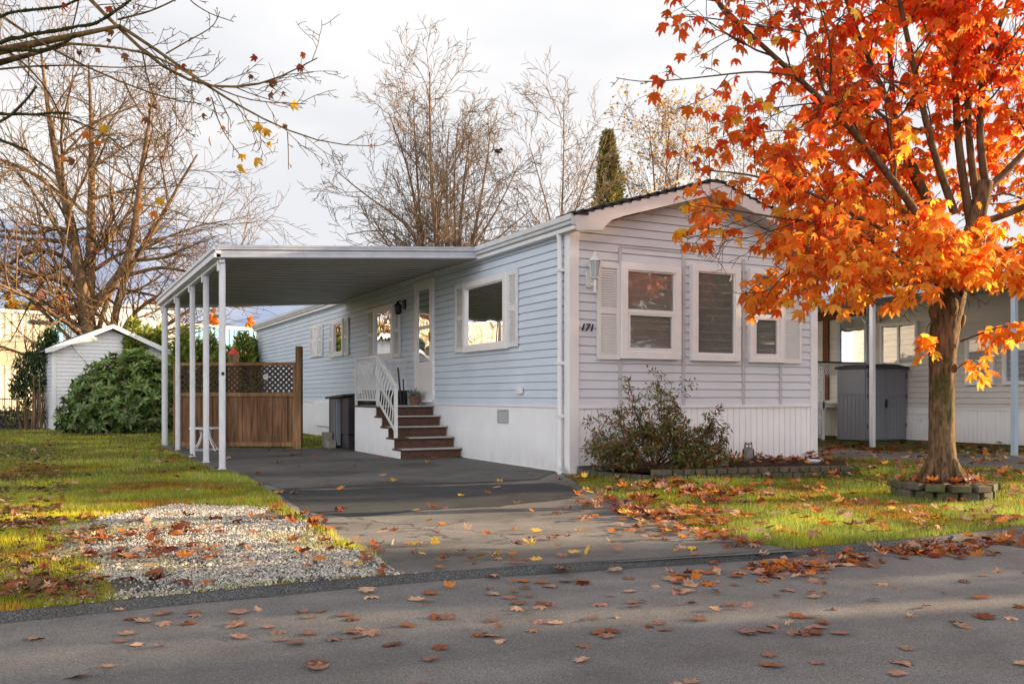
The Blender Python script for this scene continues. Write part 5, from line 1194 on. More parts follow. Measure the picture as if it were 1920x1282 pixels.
hz = (sp_[:, 2] - .1)/.9; c = pick([(.10, .15, .03), (.14, .18, .04), (.075, .11, .03), (.055, .085, .025), (.20, .20, .06)], n, .2); ru = RNG.random(n) < .34; c[ru] = pick([(.24, .09, .035), (.18, .06, .03), (.32, .13, .03)], ru.sum())
cloud('foliage', *LAN, frames(rvec(n) + np.array([0, 0, -.25]), rvec(n) + np.array([0, 0, .9]), RNG.uniform(.04, .078, n)*1.1), sp_, c, M['shrubleaf'], t)
# small orange plant by the owl
b0 = G(1372, 872, .1); t = thing('small_plant', 'low plant with yellowing leaves left of the owl statue', 'plant', (b0.x, b0.y, .1)); n = 110
u = rvec(n); u[:, 2] = np.abs(u[:, 2]) + .3; q = np.array(tuple(b0)) + unit(u)*RNG.uniform(.03, .17, (n, 1)); mb = MB()
for k in range(14): mb.tube([b0, tuple(q[k])], [.004, .002], 4)
mb.build('stems', M['barklimb'], t, recalc=False); cloud('foliage', *ELL, frames(u, rvec(n), RNG.uniform(.05, .09, n)), q, pick([(.35, .16, .03), (.16, .17, .03), (.4, .25, .04), (.10, .13, .03)], n), M['shrubleaf'], t)

# --- owl statue, bowl, rocks
b0 = G(1403, 864, .1); t = thing('owl_statue', 'small grey speckled owl statue in the flower bed by the skirting', 'statue', (b0.x, b0.y, .1))
rot = Matrix.Translation(b0) @ Matrix.Rotation(-YAW - R(10), 4, 'Z')
m = MB(rot); m.lathe((0, 0, 0), [(.055, 0), (.068, .03), (.074, .08), (.068, .14), (.055, .175), (.058, .20), (.054, .235), (.03, .25), (.0, .254)], 16); m.build('body', M['owl'], t, smooth=True)
m = MB(rot); 
for s_ in (-1, 1): m.add([(s_*.02, -.02, .240), (s_*.052, -.02, .235), (s_*.046, -.01, .272), (s_*.045, .02, .238)], [(0, 1, 2), (1, 3, 2), (0, 2, 3)])
m.build('ear_tufts', M['owldark'], t)
for s_ in (-1, 1):
    m = MB(rot); m.ball((s_*.022, -.050, .208), (.016, .010, .016)); e = m.build('eye', M['dishwhite'], t, smooth=True)
    m = MB(rot); m.ball((s_*.022, -.033, .208), (.008, .004, .008)); m.build('pupil', M['black'], e, smooth=True)
    m = MB(rot); m.ball((s_*.066, .0, .10), (.016, .04, .075)); m.build('wing', M['owldark'], t, smooth=True)
m = MB(rot); m.add([(-.007, -.056, .195), (.007, -.056, .195), (0, -.072, .180), (0, -.05, .178)], [(0, 1, 2), (0, 2, 3), (1, 3, 2)]); m.build('beak', M['owldark'], t)
b0 = G(1526, 868, .1); m = MB(); m.lathe(b0 + Vector((0, 0, .002)), [(.05, 0), (.085, .025), (.09, .045), (.08, .045), (.05, .02)], 18); tag(m.build('pet_bowl', M['dishwhite'], origin=b0, smooth=False), 'small upturned white bowl at the right end of the flower bed', 'bowl')
def rock(name, c, r, m, label, seed):
    rs = random.Random(seed); b = bmesh.new(); bmesh.ops.create_icosphere(b, subdivisions=3, radius=1)
    for v in b.verts:
        k = 1 + .22*mnoise.noise(v.co*1.5 + Vector((seed, 0, 0))); v.co = Vector((v.co.x*r[0]*k, v.co.y*r[1]*k, v.co.z*r[2]*k))
    me = bpy.data.meshes.new(name); b.to_mesh(me); b.free(); me.materials.append(m); o = link(name, me, None, c); return tag(o, label, 'rock')
c = G(1416, 866, .1); rock('rock', (c.x, c.y, .12), (.06, .05, .05), M['owldark'], 'dark rounded rock at the right foot of the owl statue', 3)
c = G(1358, 872, .1); rock('rock', (c.x, c.y, .12), (.07, .05, .04), M['concrete'], 'pale brown rock left of the owl statue', 5)
c = G(1575, 872, .0); rock('rock', (c.x, c.y, .03), (.07, .05, .04), M['concrete'], 'pale rock at the right end of the stone edging', 6)

# --- stone edging and the ring round the maple
def block(c, ang, l, w, h, m, seed):
    rs = random.Random(seed); b = MB(Matrix.Translation(c) @ Matrix.Rotation(ang, 4, 'Z') @ Matrix.Rotation(R(rs.uniform(-3, 3)), 4, 'X'))
    b.box(-l/2, l/2, -w/2, w/2, 0, h); o = b.build('edging_block', m, origin=(c[0], c[1], c[2]), bevel=.012); return o
line = [G(*p) for p in ((1079, 889), (1155, 898), (1228, 903), (1321, 901), (1446, 897), (1609, 893))]
for row in (0, 1):
    pts = resample(line, .01); acc = 0; last = pts[0]; i0 = 0; run = 0; k = 0
    start = 0 if row == 1 else 0
    d = 0; j = 0 if row == 1 else 4
    while j < len(pts) - 14:
        a = pts[j]; b = pts[j + 13]; c = (a + b)/2; dirv = (b - a).normalized(); ang = math.atan2(dirv.y, dirv.x)
        if row == 1 or c.x > .30:
            zz0 = (.068 if c.x > .30 else .0) if row == 1 else .0
            if not (row == 0 and c.x <= .30):
                inn = Vector((-dirv.y, dirv.x, 0)); q = c + inn*(.05 + (.012 if row == 1 else 0)); q.z = zz0
                o = block(q, ang, .128, .10, .068, M['stone' if (k + row) % 3 else 'mossstone'], 100*row + k)
                tag(o, ('weathered top row block of the flower bed edging' if row == 1 else 'weathered lower row block of the flower bed edging'), 'edging block', 'top row blocks of the flower bed edging' if row == 1 else 'lower row blocks of the flower bed edging')
        j += 14; k += 1
rc = cam2w((1768 - CX)/F*8.72, 8.72); k = 0
m = MB(); m.lathe(rc, [(.34, 0), (.33, .13), (.12, .17), (.0, .18)], 20); tag(m.build('planting_soil', M['soil'], smooth=True), kind='structure')
for row in (0, 1):
    nb_ = 13
    for i in range(nb_):
        a = 6.283*(i + .5*row)/nb_; q = rc + Vector((math.cos(a)*.385, math.sin(a)*.385, .102*row))
        if row == 1 and i in (3,): continue
        rs = random.Random(700 + row*20 + i); q += Vector((math.cos(a), math.sin(a), 0))*rs.uniform(-.02, .03)
        o = block(q, a + math.pi/2 + R(rs.uniform(-9, 9)), rs.uniform(.15, .185), .12 + .06*row, .10 if row == 0 else .065, M['mossstone' if i % 3 else 'stone'], 900 + row*30 + i)
        tag(o, ('flat capping block on top of the ring round the maple' if row else 'mossy lower block of the ring round the maple'), 'edging block', 'capping blocks of the maple ring' if row else 'lower blocks of the maple ring')
b = rc + Vector((-.0, -.0, 0)); q = P(1808, 903, 8.55); m = MB(Matrix.Translation(q) @ Matrix.Rotation(.3, 4, 'Z')); m.box(-.07, .07, -.04, .04, -.03, .035); tag(m.build('black_box', M['black'], origin=q, bevel=.006), 'small black box tucked at the foot of the maple inside the ring', 'box')

# --- black fence at far left
fl = thing('metal_fence', 'low black metal picket fence at the far left', 'fence', tuple(cam2w(-15.5, 27))) 
m = MB(); A = cam2w(-19.5, 26.8); B = cam2w(-14.5, 27.2); 
for z in (.16, .90): m.bar(A + Vector((0, 0, z)), B + Vector((0, 0, z)), .03, .03)
m.build('rail', M['black'], fl)
m = MB()
for i in range(75): p = A.lerp(B, i/74); m.bar(p, p + Vector((0, 0, .97)), .014, .014)
o = m.build('pickets', M['black'], fl, recalc=False)
hb = thing('low_hedge', 'dark low hedge behind the black picket fence', 'hedge', tuple(cam2w(-17, 28.5))); n = 2600
pos = np.array(tuple(cam2w(-17.2, 28.3))) + RNG.uniform(-1, 1, (n, 1))*2.7*right + RNG.uniform(-1, 1, (n, 1))*.35*ahead + np.stack([np.zeros(n), np.zeros(n), RNG.random(n)**1.3*.62], 1)
cloud('foliage', *LAN, frames(rvec(n) + np.array([0, 0, .5]), rvec(n), RNG.uniform(.10, .2, n)), pos, pick([(.02, .03, .012), (.04, .03, .015), (.10, .05, .03)], n), M['shrubleaf'], hb)

# ================================================================== far background
wd = Vector((math.sin(R(40.8)), math.cos(R(40.8)), 0)); wn = Vector((wd.y, -wd.x, 0))      # camera frame: along, facing
A0 = Vector((-34.5, 60, 0))
def wc(t, off, z): q = A0 + wd*t + wn*off; return cam2w(q.x, q.y, z)
def corr(mb, t0, t1, z0, z1, off, pitch=.45, dep=.06):
    vs = []; t = t0; k = 0; L = []
    while t <= t1 + 1e-6: L.append((t, off + (dep if k % 4 in (1, 2) else 0))); t += pitch/4 if k % 2 == 0 else pitch/4; k += 1
    for t, o_ in L: vs += [wc(t, o_, z0), wc(t, o_, z1)]
    mb.add(vs, [(2*i, 2*i + 2, 2*i + 3, 2*i + 1) for i in range(len(L) - 1)])
tb = None
def t_at(px):                                   # distance along the wall where it crosses a sight line
    k = (px - CX)/F; return (k*A0.y - A0.x)/(wd.x - k*wd.y)
tj = t_at(95); te = t_at(500); H1 = 6.75
wb = thing('warehouse', 'long beige and tan corrugated warehouse at the far left', 'warehouse', tuple(wc(tj - 30, -8, 0)))
m = MB(); corr(m, tj - 62, tj, 3.95 + .9, H1, 0); m.build('upper_cladding', M['beige'], wb, recalc=False)
m = MB(); corr(m, tj - 62, tj, 0, 3.05, .0); m.build('lower_cladding', M['beige'], wb, recalc=False)
m = MB(); vs = [wc(tj - 62, .08, 3.05), wc(tj, .08, 3.05), wc(tj, .08, 4.85), wc(tj - 62, .08, 4.85)]; m.add(vs, [(0, 1, 2, 3)]); m.build('tan_band', M['beigedark'], wb)
m = MB(); m.add([wc(tj - 62, -.05, 0), wc(tj, -.05, 0), wc(tj, -.05, H1), wc(tj - 62, -.05, H1), wc(tj - 62, -18, 0), wc(tj, -18, 0), wc(tj, -18, H1), wc(tj - 62, -18, H1)], [(0, 1, 5, 4), (3, 2, 6, 7), (1, 2, 6, 5), (0, 3, 7, 4), (4, 5, 6, 7)]); m.build('body_wall', M['beige'], wb)
m = MB(); m.add([wc(tj - 62, .12, H1 - .12), wc(tj, .12, H1 - .12), wc(tj, .12, H1 + .12), wc(tj - 62, .12, H1 + .12), wc(tj - 62, -.3, H1 + .12), wc(tj, -.3, H1 + .12)], [(0, 1, 2, 3), (3, 2, 5, 4)]); m.build('parapet', M['fascia'], wb)
lt = t_at(78); m = MB(); vs = [wc(lt - .7, .25, H1 - .75), wc(lt + .7, .25, H1 - .75), wc(lt + .7, .25, H1 - .5), wc(lt - .7, .25, H1 - .5), wc(lt - .7, .05, H1 - .75), wc(lt + .7, .05, H1 - .75), wc(lt + .7, .05, H1 - .5), wc(lt - .7, .05, H1 - .5)]
m.add(vs, [(0, 1, 2, 3), (0, 4, 5, 1), (3, 2, 6, 7), (0, 3, 7, 4), (1, 5, 6, 2)]); m.build('wall_lamp', M['black'], wb)
bb = thing('blue_warehouse', 'light blue corrugated warehouse beyond the shed and cedars', 'warehouse', tuple(wc(tj + 20, -8, 0)))
m = MB(); corr(m, tj, te + 16, 0, H1 - .15, .0); m.build('cladding', M['blue'], bb, recalc=False)
m = MB(); m.add([wc(tj, .12, H1 - .3), wc(te + 16, .12, H1 - .3), wc(te + 16, .12, H1 - .05), wc(tj, .12, H1 - .05)], [(0, 1, 2, 3)]); m.build('parapet', M['whitepaint'], bb)
m = MB(); m.add([wc(tj, -.05, 0), wc(te + 16, -.05, 0), wc(te + 16, -.05, H1 - .2), wc(tj, -.05, H1 - .2), wc(tj, -15, 0), wc(te + 16, -15, 0), wc(te + 16, -15, H1 - .2), wc(tj, -15, H1 - .2)], [(0, 1, 5, 4), (3, 2, 6, 7), (1, 2, 6, 5), (4, 5, 6, 7)]); m.build('body_wall', M['blue'], bb)
# white building piece and tank
q = P(236, 605, 58); m = MB(); m.box(q.x - 3, q.x + 3, q.y - 2, q.y + 2, 0, 6.6); t = thing('white_building', 'plain white building block between the tree trunks', 'building', (q.x, q.y, 0)); m.build('wall', M['whitepaint'], t); m = MB(); m.box(q.x - 3.15, q.x + 3.15, q.y - 2.15, q.y + 2.15, 6.6, 6.8); m.build('roof', M['gutter'], t)
q = P(155, 742, 45); m = MB(); m.lathe(Vector((q.x, q.y, 0)), [(.85, 0), (.9, .8), (.9, 3.8), (.85, 4.1), (.65, 4.4), (.35, 4.6), (.0, 4.66)], 20); tag(m.build('storage_tank', M['whitepaint'], origin=(q.x, q.y, 0), smooth=True), 'white domed tank beyond the shed roof', 'tank')
# mast with flag
mD = 72; q = cam2w((77 - CX)/F*mD, mD); mt = thing('red_mast', 'tall red lattice mast with a thin pole above the warehouse', 'mast', tuple(q))
zt = 1 + (HY - 445)*mD/F; zl = 1 + (HY - 535)*mD/F; m = MB()
m.tube([q + Vector((0, 0, 0)), q + Vector((0, 0, zt))], [.11, .07], 6); m.build('pole', M['red'], mt)
m = MB(); 
for s1, s2 in ((-1, -1), (-1, 1), (1, -1), (1, 1)): m.bar(q + Vector((s1*.75, s2*.75, 0)), q + Vector((s1*.12, s2*.12, zl + .6)), .09)
z = 0; 
while z < zl:
    w0 = .75 - .63*z/(zl + .6); w1 = .75 - .63*min(z + .8, zl)/(zl + .6)
    for (a, b_) in (((-1, -1), (1, -1)), ((1, -1), (1, 1)), ((1, 1), (-1, 1)), ((-1, 1), (-1, -1))):
        m.bar(q + Vector((a[0]*w0, a[1]*w0, z)), q + Vector((b_[0]*w1, b_[1]*w1, z + .8)), .06); m.bar(q + Vector((b_[0]*w0, b_[1]*w0, z)), q + Vector((a[0]*w1, a[1]*w1, z + .8)), .06)
    z += .8
m.build('lattice', M['red'], mt, recalc=False)
fg = MB(); cols_ = ['red', 'orange', 'yellow', 'green', 'bluev']; top = P(75, 455, mD); 
mats_ = [mat('flag_' + c, v, .7) for c, v in (('red', (.6, .10, .07, 1)), ('orange', (.7, .3, .1, 1)), ('yellow', (.75, .6, .12, 1)), ('green', (.35, .5, .3, 1)), ('blue', (.35, .5, .65, 1)))]
for k in range(5):
    fg.k = k; nseg = 10
    for i in range(nseg):
        def fp(u, v):
            a = P(75, 452, mD); b = P(42, 490, mD); c = P(75, 480, mD); d = P(46, 500, mD)
            return a.lerp(b, u).lerp(c.lerp(d, u), v) + Vector((0, math.sin(u*9 + v*2)*.12, math.sin(u*7)*.08))
        fg.add([fp(i/nseg, k/5), fp((i + 1)/nseg, k/5), fp((i + 1)/nseg, (k + 1)/5), fp(i/nseg, (k + 1)/5)], [(0, 1, 2, 3)])
tag(fg.build('flag', mats_, origin=top, recalc=False), 'drooping rainbow striped flag hanging from the red mast', 'flag')
# round autumn trees beyond the warehouses
def blobtree(name, label, base, H, rad, n, cols, leaf, group=None, low=.3, mt='leaves'):
    t = thing(name, label, 'tree', (base.x, base.y, 0), group); mb = MB()
    mb.tube([base, base + Vector((0, 0, H*.4)), base + Vector((.1, 0, H*.75))], [H*.03, H*.02, .02], 8, cap=False)
    for k in range(7):
        a = k*.9; mb.tube([base + Vector((0, 0, H*.35)), base + Vector((math.cos(a)*rad*.6, math.sin(a)*rad*.6, H*.7))], [H*.012, .02], 5, cap=False)
    mb.build('trunk', M['barkfar'], t, recalc=False)
    k = 26; cu_ = unit(RNG.normal(size=(k, 3)))*RNG.uniform(.25, .75, (k, 1)); q = cu_[RNG.integers(0, k, n)] + unit(RNG.normal(size=(n, 3)))*RNG.random((n, 1))**.4*.36
    pos = np.array([base.x, base.y, H*(.5 + low/2)]) + q*np.array([rad, rad, H*(1 - low)/2])
    c = pick(cols, n, .2)*(.7 + .45*np.clip(q[:, 2:3]*.8 + .5, 0, 1)); cloud('crown', *QUAD, frames(rvec(n), rvec(n), RNG.uniform(.6, 1.3, n)*leaf), pos, np.clip(c, .004, 1), M[mt], t); return t
OC = [(.75, .26, .02), (.65, .20, .02), (.85, .36, .03)]; GC = [(.40, .28, .04), (.55, .26, .03), (.28, .24, .05)]
for (x, ty, w, D, cols, lab) in ((22, 546, 60, 88, GC, 'round orange and green autumn tree at the far left above the warehouse'), (55, 552, 40, 92, GC, 'greenish autumn tree just left of the red mast'), (118, 543, 62, 88, OC, 'bright orange round tree right of the red mast'), (287, 566, 56, 90, OC, 'orange tree seen behind the carport corner'), (392, 572, 40, 92, OC, 'orange tree seen between the carport posts'), (470, 600, 30, 95, OC, 'low orange tree far behind the lattice fence')):
    b_ = P(x, HY + F/D, D); blobtree('autumn_tree', lab, b_, 1 + (HY - ty)*D/F, w/2*D/F*1.15, 2600, cols, .5, low=.15)
for i, (tt, rr_, H_) in enumerate(((-8, 4, 12), (-17, 5, 13.5), (-27, 5, 12.5), (-38, 5, 13))):
    b_ = wc(tj + tt - 8, -22, 0); blobtree('autumn_tree', ['orange tree behind the warehouse, nearest the junction', 'tall orange tree behind the warehouse', 'orange tree further left behind the warehouse', 'last orange tree behind the warehouse'][i], b_, H_, rr_, 2200, OC, .6, low=.2)
# trees across the street, which the front windows reflect
for i, (x, y, H_, r_) in enumerate(((9, -24, 9, 3.6), (17, -27, 10, 4.2), (27, -25, 9, 4))):
    blobtree('street_maple', ['orange maple across the street, nearest', 'broad orange maple across the street', 'red maple furthest along across the street'][i], Vector((x, y, -.08)), H_, r_, 2600, [(.7, .16, .02), (.8, .26, .03), (.5, .08, .02)], .4, low=.25)

for i, (x, y) in enumerate(((18.2, -3.2), (18.6, -5.0))):
    conifer('wall_shade_cedar', ["tall cedar beyond the neighbour's home", "tall cedar beyond the neighbour's home, added on the street side for shade"][i], Vector((x, y, 0)), 9.5, 1.7, 6500, CG, .42, .3, seed=120 + i)  # cedars added out of view to keep sun off the front wall
# unseen cedars added across the street to shade the road
for i, (x, y, H_, r_) in enumerate(((15.2, -11.4, 8.5, 2.1), (16.3, -14.6, 8.0, 2.3), (17.6, -18.0, 8.6, 2.4), (19.5, -21.5, 8.2, 2.4))):
    conifer('road_shade_cedar', ['unseen cedar added to shade the road, nearest the lawn', 'second unseen cedar added to shade the road', 'third unseen cedar added to shade the road', 'unseen cedar added to shade the road, furthest from the lawn'][i], Vector((x, y, -.05)), H_, r_, 6500, CG, .42, .35, seed=90 + i)

# bird
bp_ = min(PERCH, key=lambda q: (q - P(948, 290, 38)).length) + Vector((0, 0, .2)); m = MB(Matrix.Translation(bp_)); m.ball((0, 0, 0), (.17, .085, .09), 12, 8); m.ball((.16, 0, .09), (.075, .065, .07), 10, 7); m.add([(-.18, -.05, 0), (-.18, .05, 0), (-.36, .04, -.10), (-.36, -.04, -.10), (-.2, 0, .05)], [(0, 1, 2, 3), (0, 3, 4), (1, 2, 4)]); m.add([(.22, -.02, .09), (.22, .02, .09), (.29, 0, .07), (.22, 0, .11)], [(0, 1, 2), (0, 2, 3), (1, 3, 2)])
m.tube([(.03, .03, -.1), (.03, .03, -.2)], .01, 4); m.tube([(.03, -.03, -.1), (.03, -.03, -.2)], .01, 4)
tag(m.build('bird', M['black'], origin=bp_, smooth=True, recalc=False), 'small dark bird perched in the bare tree right of the group', 'bird')

# ================================================================== grass
grass('lawn_grass', 'green lawn between the home, the maple and the kerb', 170000, [(1040, 1920, 850, 1045, 1.0)], 1.15, .35, (1.15, 1.08, 1))
grass('lawn_grass', 'patchy green and brown lawn left of the driveway and carport', 190000, [(-60, 620, 806, 960, .8), (540, 640, 808, 842, .05)], 1.0, .6, (1.25, 1.1, 1))  # lawn tint warmed in place of low sun
grass('verge_grass', 'grass fringe tinted sunlit yellow round the gravel bed', 120000, [(-60, 800, 930, 1160, 1.0)], 1.0, .6, (1.9, 1.45, .9))  # blade tint pushed yellow to stand for sunlight on the fringe

# ================================================================== fallen leaves
L = []   # x, y, z, size, palette key, place
def leaves(n, reg, z, sz, pal, place, band=None):
    if band is None: p, _, _ = rand_px(n, *reg)
    else:
        (x0, y0), (x1, y1), sx, sy = band; t = RNG.random(n); px = x0 + (x1 - x0)*t + RNG.normal(size=n)*sx; py = y0 + (y1 - y0)*t + RNG.normal(size=n)*sy
        d = F*(1 - z)/np.maximum(py - HY, 60); lat = (px - CX)/F*d; p = np.stack([CC*lat + SS*d + CAM.x, -SS*lat + CC*d + CAM.y], 1)
    cl = np.array([mnoise.noise(Vector((q[0]*2.2, q[1]*2.2, 4))) for q in p]); ok = RNG.random(n) < np.clip(.55 + cl*1.6, .12, 1); p = p[ok]
    for q in p: L.append([q[0], q[1], z, RNG.uniform(*sz), pal, place])
leaves(66, (-20, 1940, 1130, 1290), -.033, (.055, .13), 'road', 'road')
leaves(190, (900, 1940, 1060, 1180), -.033, (.05, .12), 'road', 'road')
leaves(75, (150, 1000, 1130, 1200), -.033, (.055, .13), 'road', 'road')
leaves(420, None, -.032, (.06, .12), 'drift', 'road', ((1300, 1085), (1960, 1015), 20, 9))
leaves(230, None, -.032, (.07, .12), 'drift', 'road', ((1420, 1062), (1960, 1010), 20, 5))
leaves(60, None, -.032, (.08, .13), 'drift', 'road', ((700, 1120), (1400, 1075), 20, 6))
leaves(190, (640, 1330, 955, 1070), .014, (.05, .125), 'drive', 'driveway')
leaves(60, (440, 1050, 850, 950), .018, (.08, .14), 'drive', 'driveway')
leaves(420, None, .018, (.07, .14), 'drift', 'driveway', ((1150, 935), (1400, 1010), 26, 12))
leaves(170, (150, 740, 955, 1105), .028, (.08, .14), 'gravel', 'gravel')
leaves(130, (150, 420, 985, 1060), .028, (.08, .14), 'gravel', 'gravel')
leaves(900, (-20, 190, 960, 1135), .03, (.04, .09), 'brown', 'lawn')
leaves(1300, (-20, 120, 830, 1000), .03, (.04, .08), 'brown', 'lawn')
leaves(760, (1080, 1940, 895, 1015), .04, (.08, .15), 'lawn', 'lawn')
leaves(300, None, .04, (.08, .15), 'drift', 'lawn', ((1190, 905), (1420, 935), 30, 12))
leaves(480, (1540, 1940, 845, 900), .03, (.08, .15), 'lawn', 'lawn')
leaves(420, (1540, 1910, 832, 852), .02, (.09, .15), 'dark', 'path')
leaves(300, (1150, 1560, 862, 888), .125, (.08, .16), 'drift', 'bed')
leaves(120, (50, 430, 815, 930), .03, (.09, .14), 'brown', 'lawn')
leaves(30, (400, 870, 842, 862), .02, (.08, .13), 'drift', 'driveway')
for k in range(60):
    a = RNG.uniform(0, 6.28); r_ = RNG.uniform(.17, .42); L.append([rc.x + math.cos(a)*r_, rc.y + math.sin(a)*r_, .17 if r_ < .33 else .15, RNG.uniform(.10, .16), 'drift', 'bed'])
PAL = {'road': ['pinkish brown', 'pinkish brown', 'pinkish brown', 'tan', 'rust'], 'drift': ['orange', 'rust', 'dark red', 'tan', 'orange', 'rust', 'pinkish brown'], 'drive': ['tan', 'orange', 'rust', 'yellow', 'pinkish brown'], 'gravel': ['orange', 'rust', 'rust', 'tan', 'dark red'],
       'brown': ['brown', 'rust', 'brown', 'tan'], 'lawn': ['tan', 'pinkish brown', 'orange', 'rust', 'orange', 'tan', 'yellow'], 'dark': ['dark red', 'dark red', 'rust']}
LC = {'pinkish brown': (.42, .21, .15), 'tan': (.58, .35, .22), 'rust': (.34, .10, .035), 'orange': (.62, .20, .035), 'dark red': (.17, .03, .02), 'yellow': (.75, .45, .07), 'brown': (.17, .095, .05)}
kp = [(p.x, p.y) for p in KR] + [(p.x, p.y) for p in back]
XY = np.array([[l[0], l[1]] for l in L]); inyard = inside(kp, XY); ondrive = inside(dw, XY); ongrav = inside(gp, XY)
inhome = inside([(-.02, -.02), (4.3, -.02), (4.3, 19.4), (-.02, 19.4)], XY)
final = []
for i, l in enumerate(L):
    if l[5] == 'road':
        if inyard[i]: continue
        # distance to the kerb line: climb onto it rather than sink in
    elif not inyard[i]: continue
    if inhome[i]: continue
    if l[5] in ('lawn', 'gravel', 'driveway'): l[5] = 'driveway' if ondrive[i] else ('gravel' if ongrav[i] else 'lawn'); l[2] = {'driveway': .018, 'gravel': .028, 'lawn': max(l[2], .034)}[l[5]]
    final.append(l)
KA = np.array([(p.x, p.y) for p in KR])
for l in final:
    if l[5] == 'road':
        dk_ = np.min(np.hypot(KA[:, 0] - l[0], KA[:, 1] - l[1]))
        if dk_ < .22: l[2] = float(np.interp(dk_, [0, .02, .032, .042, .06], [.012, .003, -.010, -.024, -.032])) + .012
dep_ = np.array([SS*(l[0] - CAM.x) + CC*(l[1] - CAM.y) for l in final]); lat2 = np.array([CC*(l[0] - CAM.x) - SS*(l[1] - CAM.y) for l in final])
inframe = (np.abs(lat2/np.maximum(dep_, .1)) < .59) & (dep_ > 3.05)
app = np.array([l[3] for l in final])/dep_*inframe; order = np.argsort(-app)
CUR = {'road': (.16, .35), 'driveway': (.15, .3), 'gravel': (.2, .45), 'lawn': (.25, .55), 'bed': (.35, .7), 'path': (.2, .4)}
TM = [maple(.10, .06), maple(-.22, .10), maple(.32, -.28, True, .12), maple(-.38, .24, True, -.1)]
LM = {k: plainleaf('leaf_' + k.replace(' ', '_'), (*v, 1)) for k, v in LC.items()}
meshes = {}
for k in LC:
    for j, (tv, tf) in enumerate(TM):
        me = bpy.data.meshes.new('fallen_leaf'); me.from_pydata([tuple(v) for v in tv], [], tf); me.materials.append(LM[k]); meshes[k, j] = me
rnd = random.Random(77); SURF = {'road': 'on the road asphalt', 'driveway': 'on the driveway', 'gravel': 'on the gravel bed', 'lawn': 'on the lawn grass', 'bed': 'in the planting soil', 'path': "by the neighbour's wall"}
for i in order[:300]:
    x, y, z, s_, pal, pl = final[i]; ck_ = rnd.choice(PAL[pal]); j = rnd.randrange(4) if pl != 'road' else rnd.choice((0, 0, 1, 2))
    o = bpy.data.objects.new('fallen_leaf', meshes[ck_, j]); COL.objects.link(o); tl = CUR[pl][0]
    fz = rnd.uniform(.25, .6) if pl in ('road', 'driveway') else rnd.uniform(.5, 1.1)
    o.location = (x, y, z + s_*(.02 if j in (1, 3) else .13*fz) + (.003 if pl == 'road' else .008)); o.rotation_euler = (rnd.gauss(0, tl*.5), rnd.gauss(0, tl*.5), rnd.uniform(0, 6.28)); o.scale = (s_, s_*rnd.uniform(.8, 1.1), s_*fz)
    tag(o, '%s maple leaf lying %s' % (ck_, SURF[pl]), 'leaf', '%s leaves fallen %s' % (ck_, SURF[pl]))
rest = [final[i] for i in order[300:]]
rn = len(rest); pos = np.array([[l[0], l[1], l[2] + l[3]*.12] for l in rest]); szr = np.array([l[3] for l in rest]); tl = np.array([CUR[l[5]][1] for l in rest])
colr = np.array([LC[rnd.choice(PAL[l[4]])] for l in rest])*RNG.uniform(.65, 1.25, (rn, 1)); nr = rvec(rn)*tl[:, None]*.6 + np.array([0, 0, 1.]); tp_ = rvec(rn)*np.array([1, 1, .25])
pos[:, 2] += np.abs(nr[:, 0])*szr*.25
for j in range(4):
    sel = np.arange(rn) % 4 == j
    if j == 0: allobj = []
    allobj.append((TM[j], sel))
# one object for the uncounted rest: same vertex count in each template, so build it as one mesh
tvs = [np.asarray(t[0], float) for t in TM]; f_ = frames(tp_, nr, szr); V = np.concatenate([np.einsum('nij,vj->nvi', f_[np.arange(rn) % 4 == j], tvs[j]) + pos[np.arange(rn) % 4 == j][:, None, :] for j in range(4)])
Cc = np.concatenate([colr[np.arange(rn) % 4 == j] for j in range(4)]); nv = tvs[0].shape[0]; tf = np.array(TM[0][1]); Fc = (tf[None] + (np.arange(rn)*nv)[:, None, None]).reshape(-1)
me = bpy.data.meshes.new('leaf_litter'); me.vertices.add(rn*nv); me.vertices.foreach_set('co', V.reshape(-1).astype(np.float32)); me.loops.add(len(Fc)); me.loops.foreach_set('vertex_index', Fc.astype(np.int32))
me.polygons.add(len(Fc)//3); me.polygons.foreach_set('loop_start', (np.arange(len(Fc)//3)*3).astype(np.int32)); me.update(calc_edges=True)
a = me.color_attributes.new('Col', 'FLOAT_COLOR', 'POINT'); c = np.ones((rn, nv, 4), np.float32); c[:, :, :3] = Cc[:, None, :]; a.data.foreach_set('color', c.reshape(-1)); me.materials.append(M['fallen'])
tag(link('leaf_litter', me), 'scattered smaller maple leaves covering lawn, driveway and kerb', 'leaves', kind='stuff')

# ================================================================== world, sun, camera
SUN = Vector((1.0, -.25, 0)).normalized(); EL = R(10.5)
w = bpy.data.worlds.new('World'); scene.world = w; w.use_nodes = True; nt = w.node_tree; nt.nodes.clear()
def wn_(t, **k):
    x = nt.nodes.new(t)
    for a_, b_ in k.items(): setattr(x, a_, b_)
    return x
out = wn_('ShaderNodeOutputWorld'); bg = wn_('ShaderNodeBackground'); nt.links.new(bg.outputs[0], out.inputs[0]); bg.inputs[1].default_value = .1
sky = wn_('ShaderNodeTexSky', sky_type='NISHITA'); sky.sun_disc = False; sky.sun_elevation = EL; sky.sun_rotation = math.atan2(SUN.x, SUN.y); sky.air_density = 1; sky.dust_density = 2
tc = wn_('ShaderNodeTexCoord'); mp_ = wn_('ShaderNodeMapping'); mp_.inputs['Rotation'].default_value = (0, 0, YAW)   # x = right of the street view, y = ahead
nt.links.new(tc.outputs['Generated'], mp_.inputs['Vector']); sx = wn_('ShaderNodeSeparateXYZ'); nt.links.new(mp_.outputs[0], sx.inputs[0])
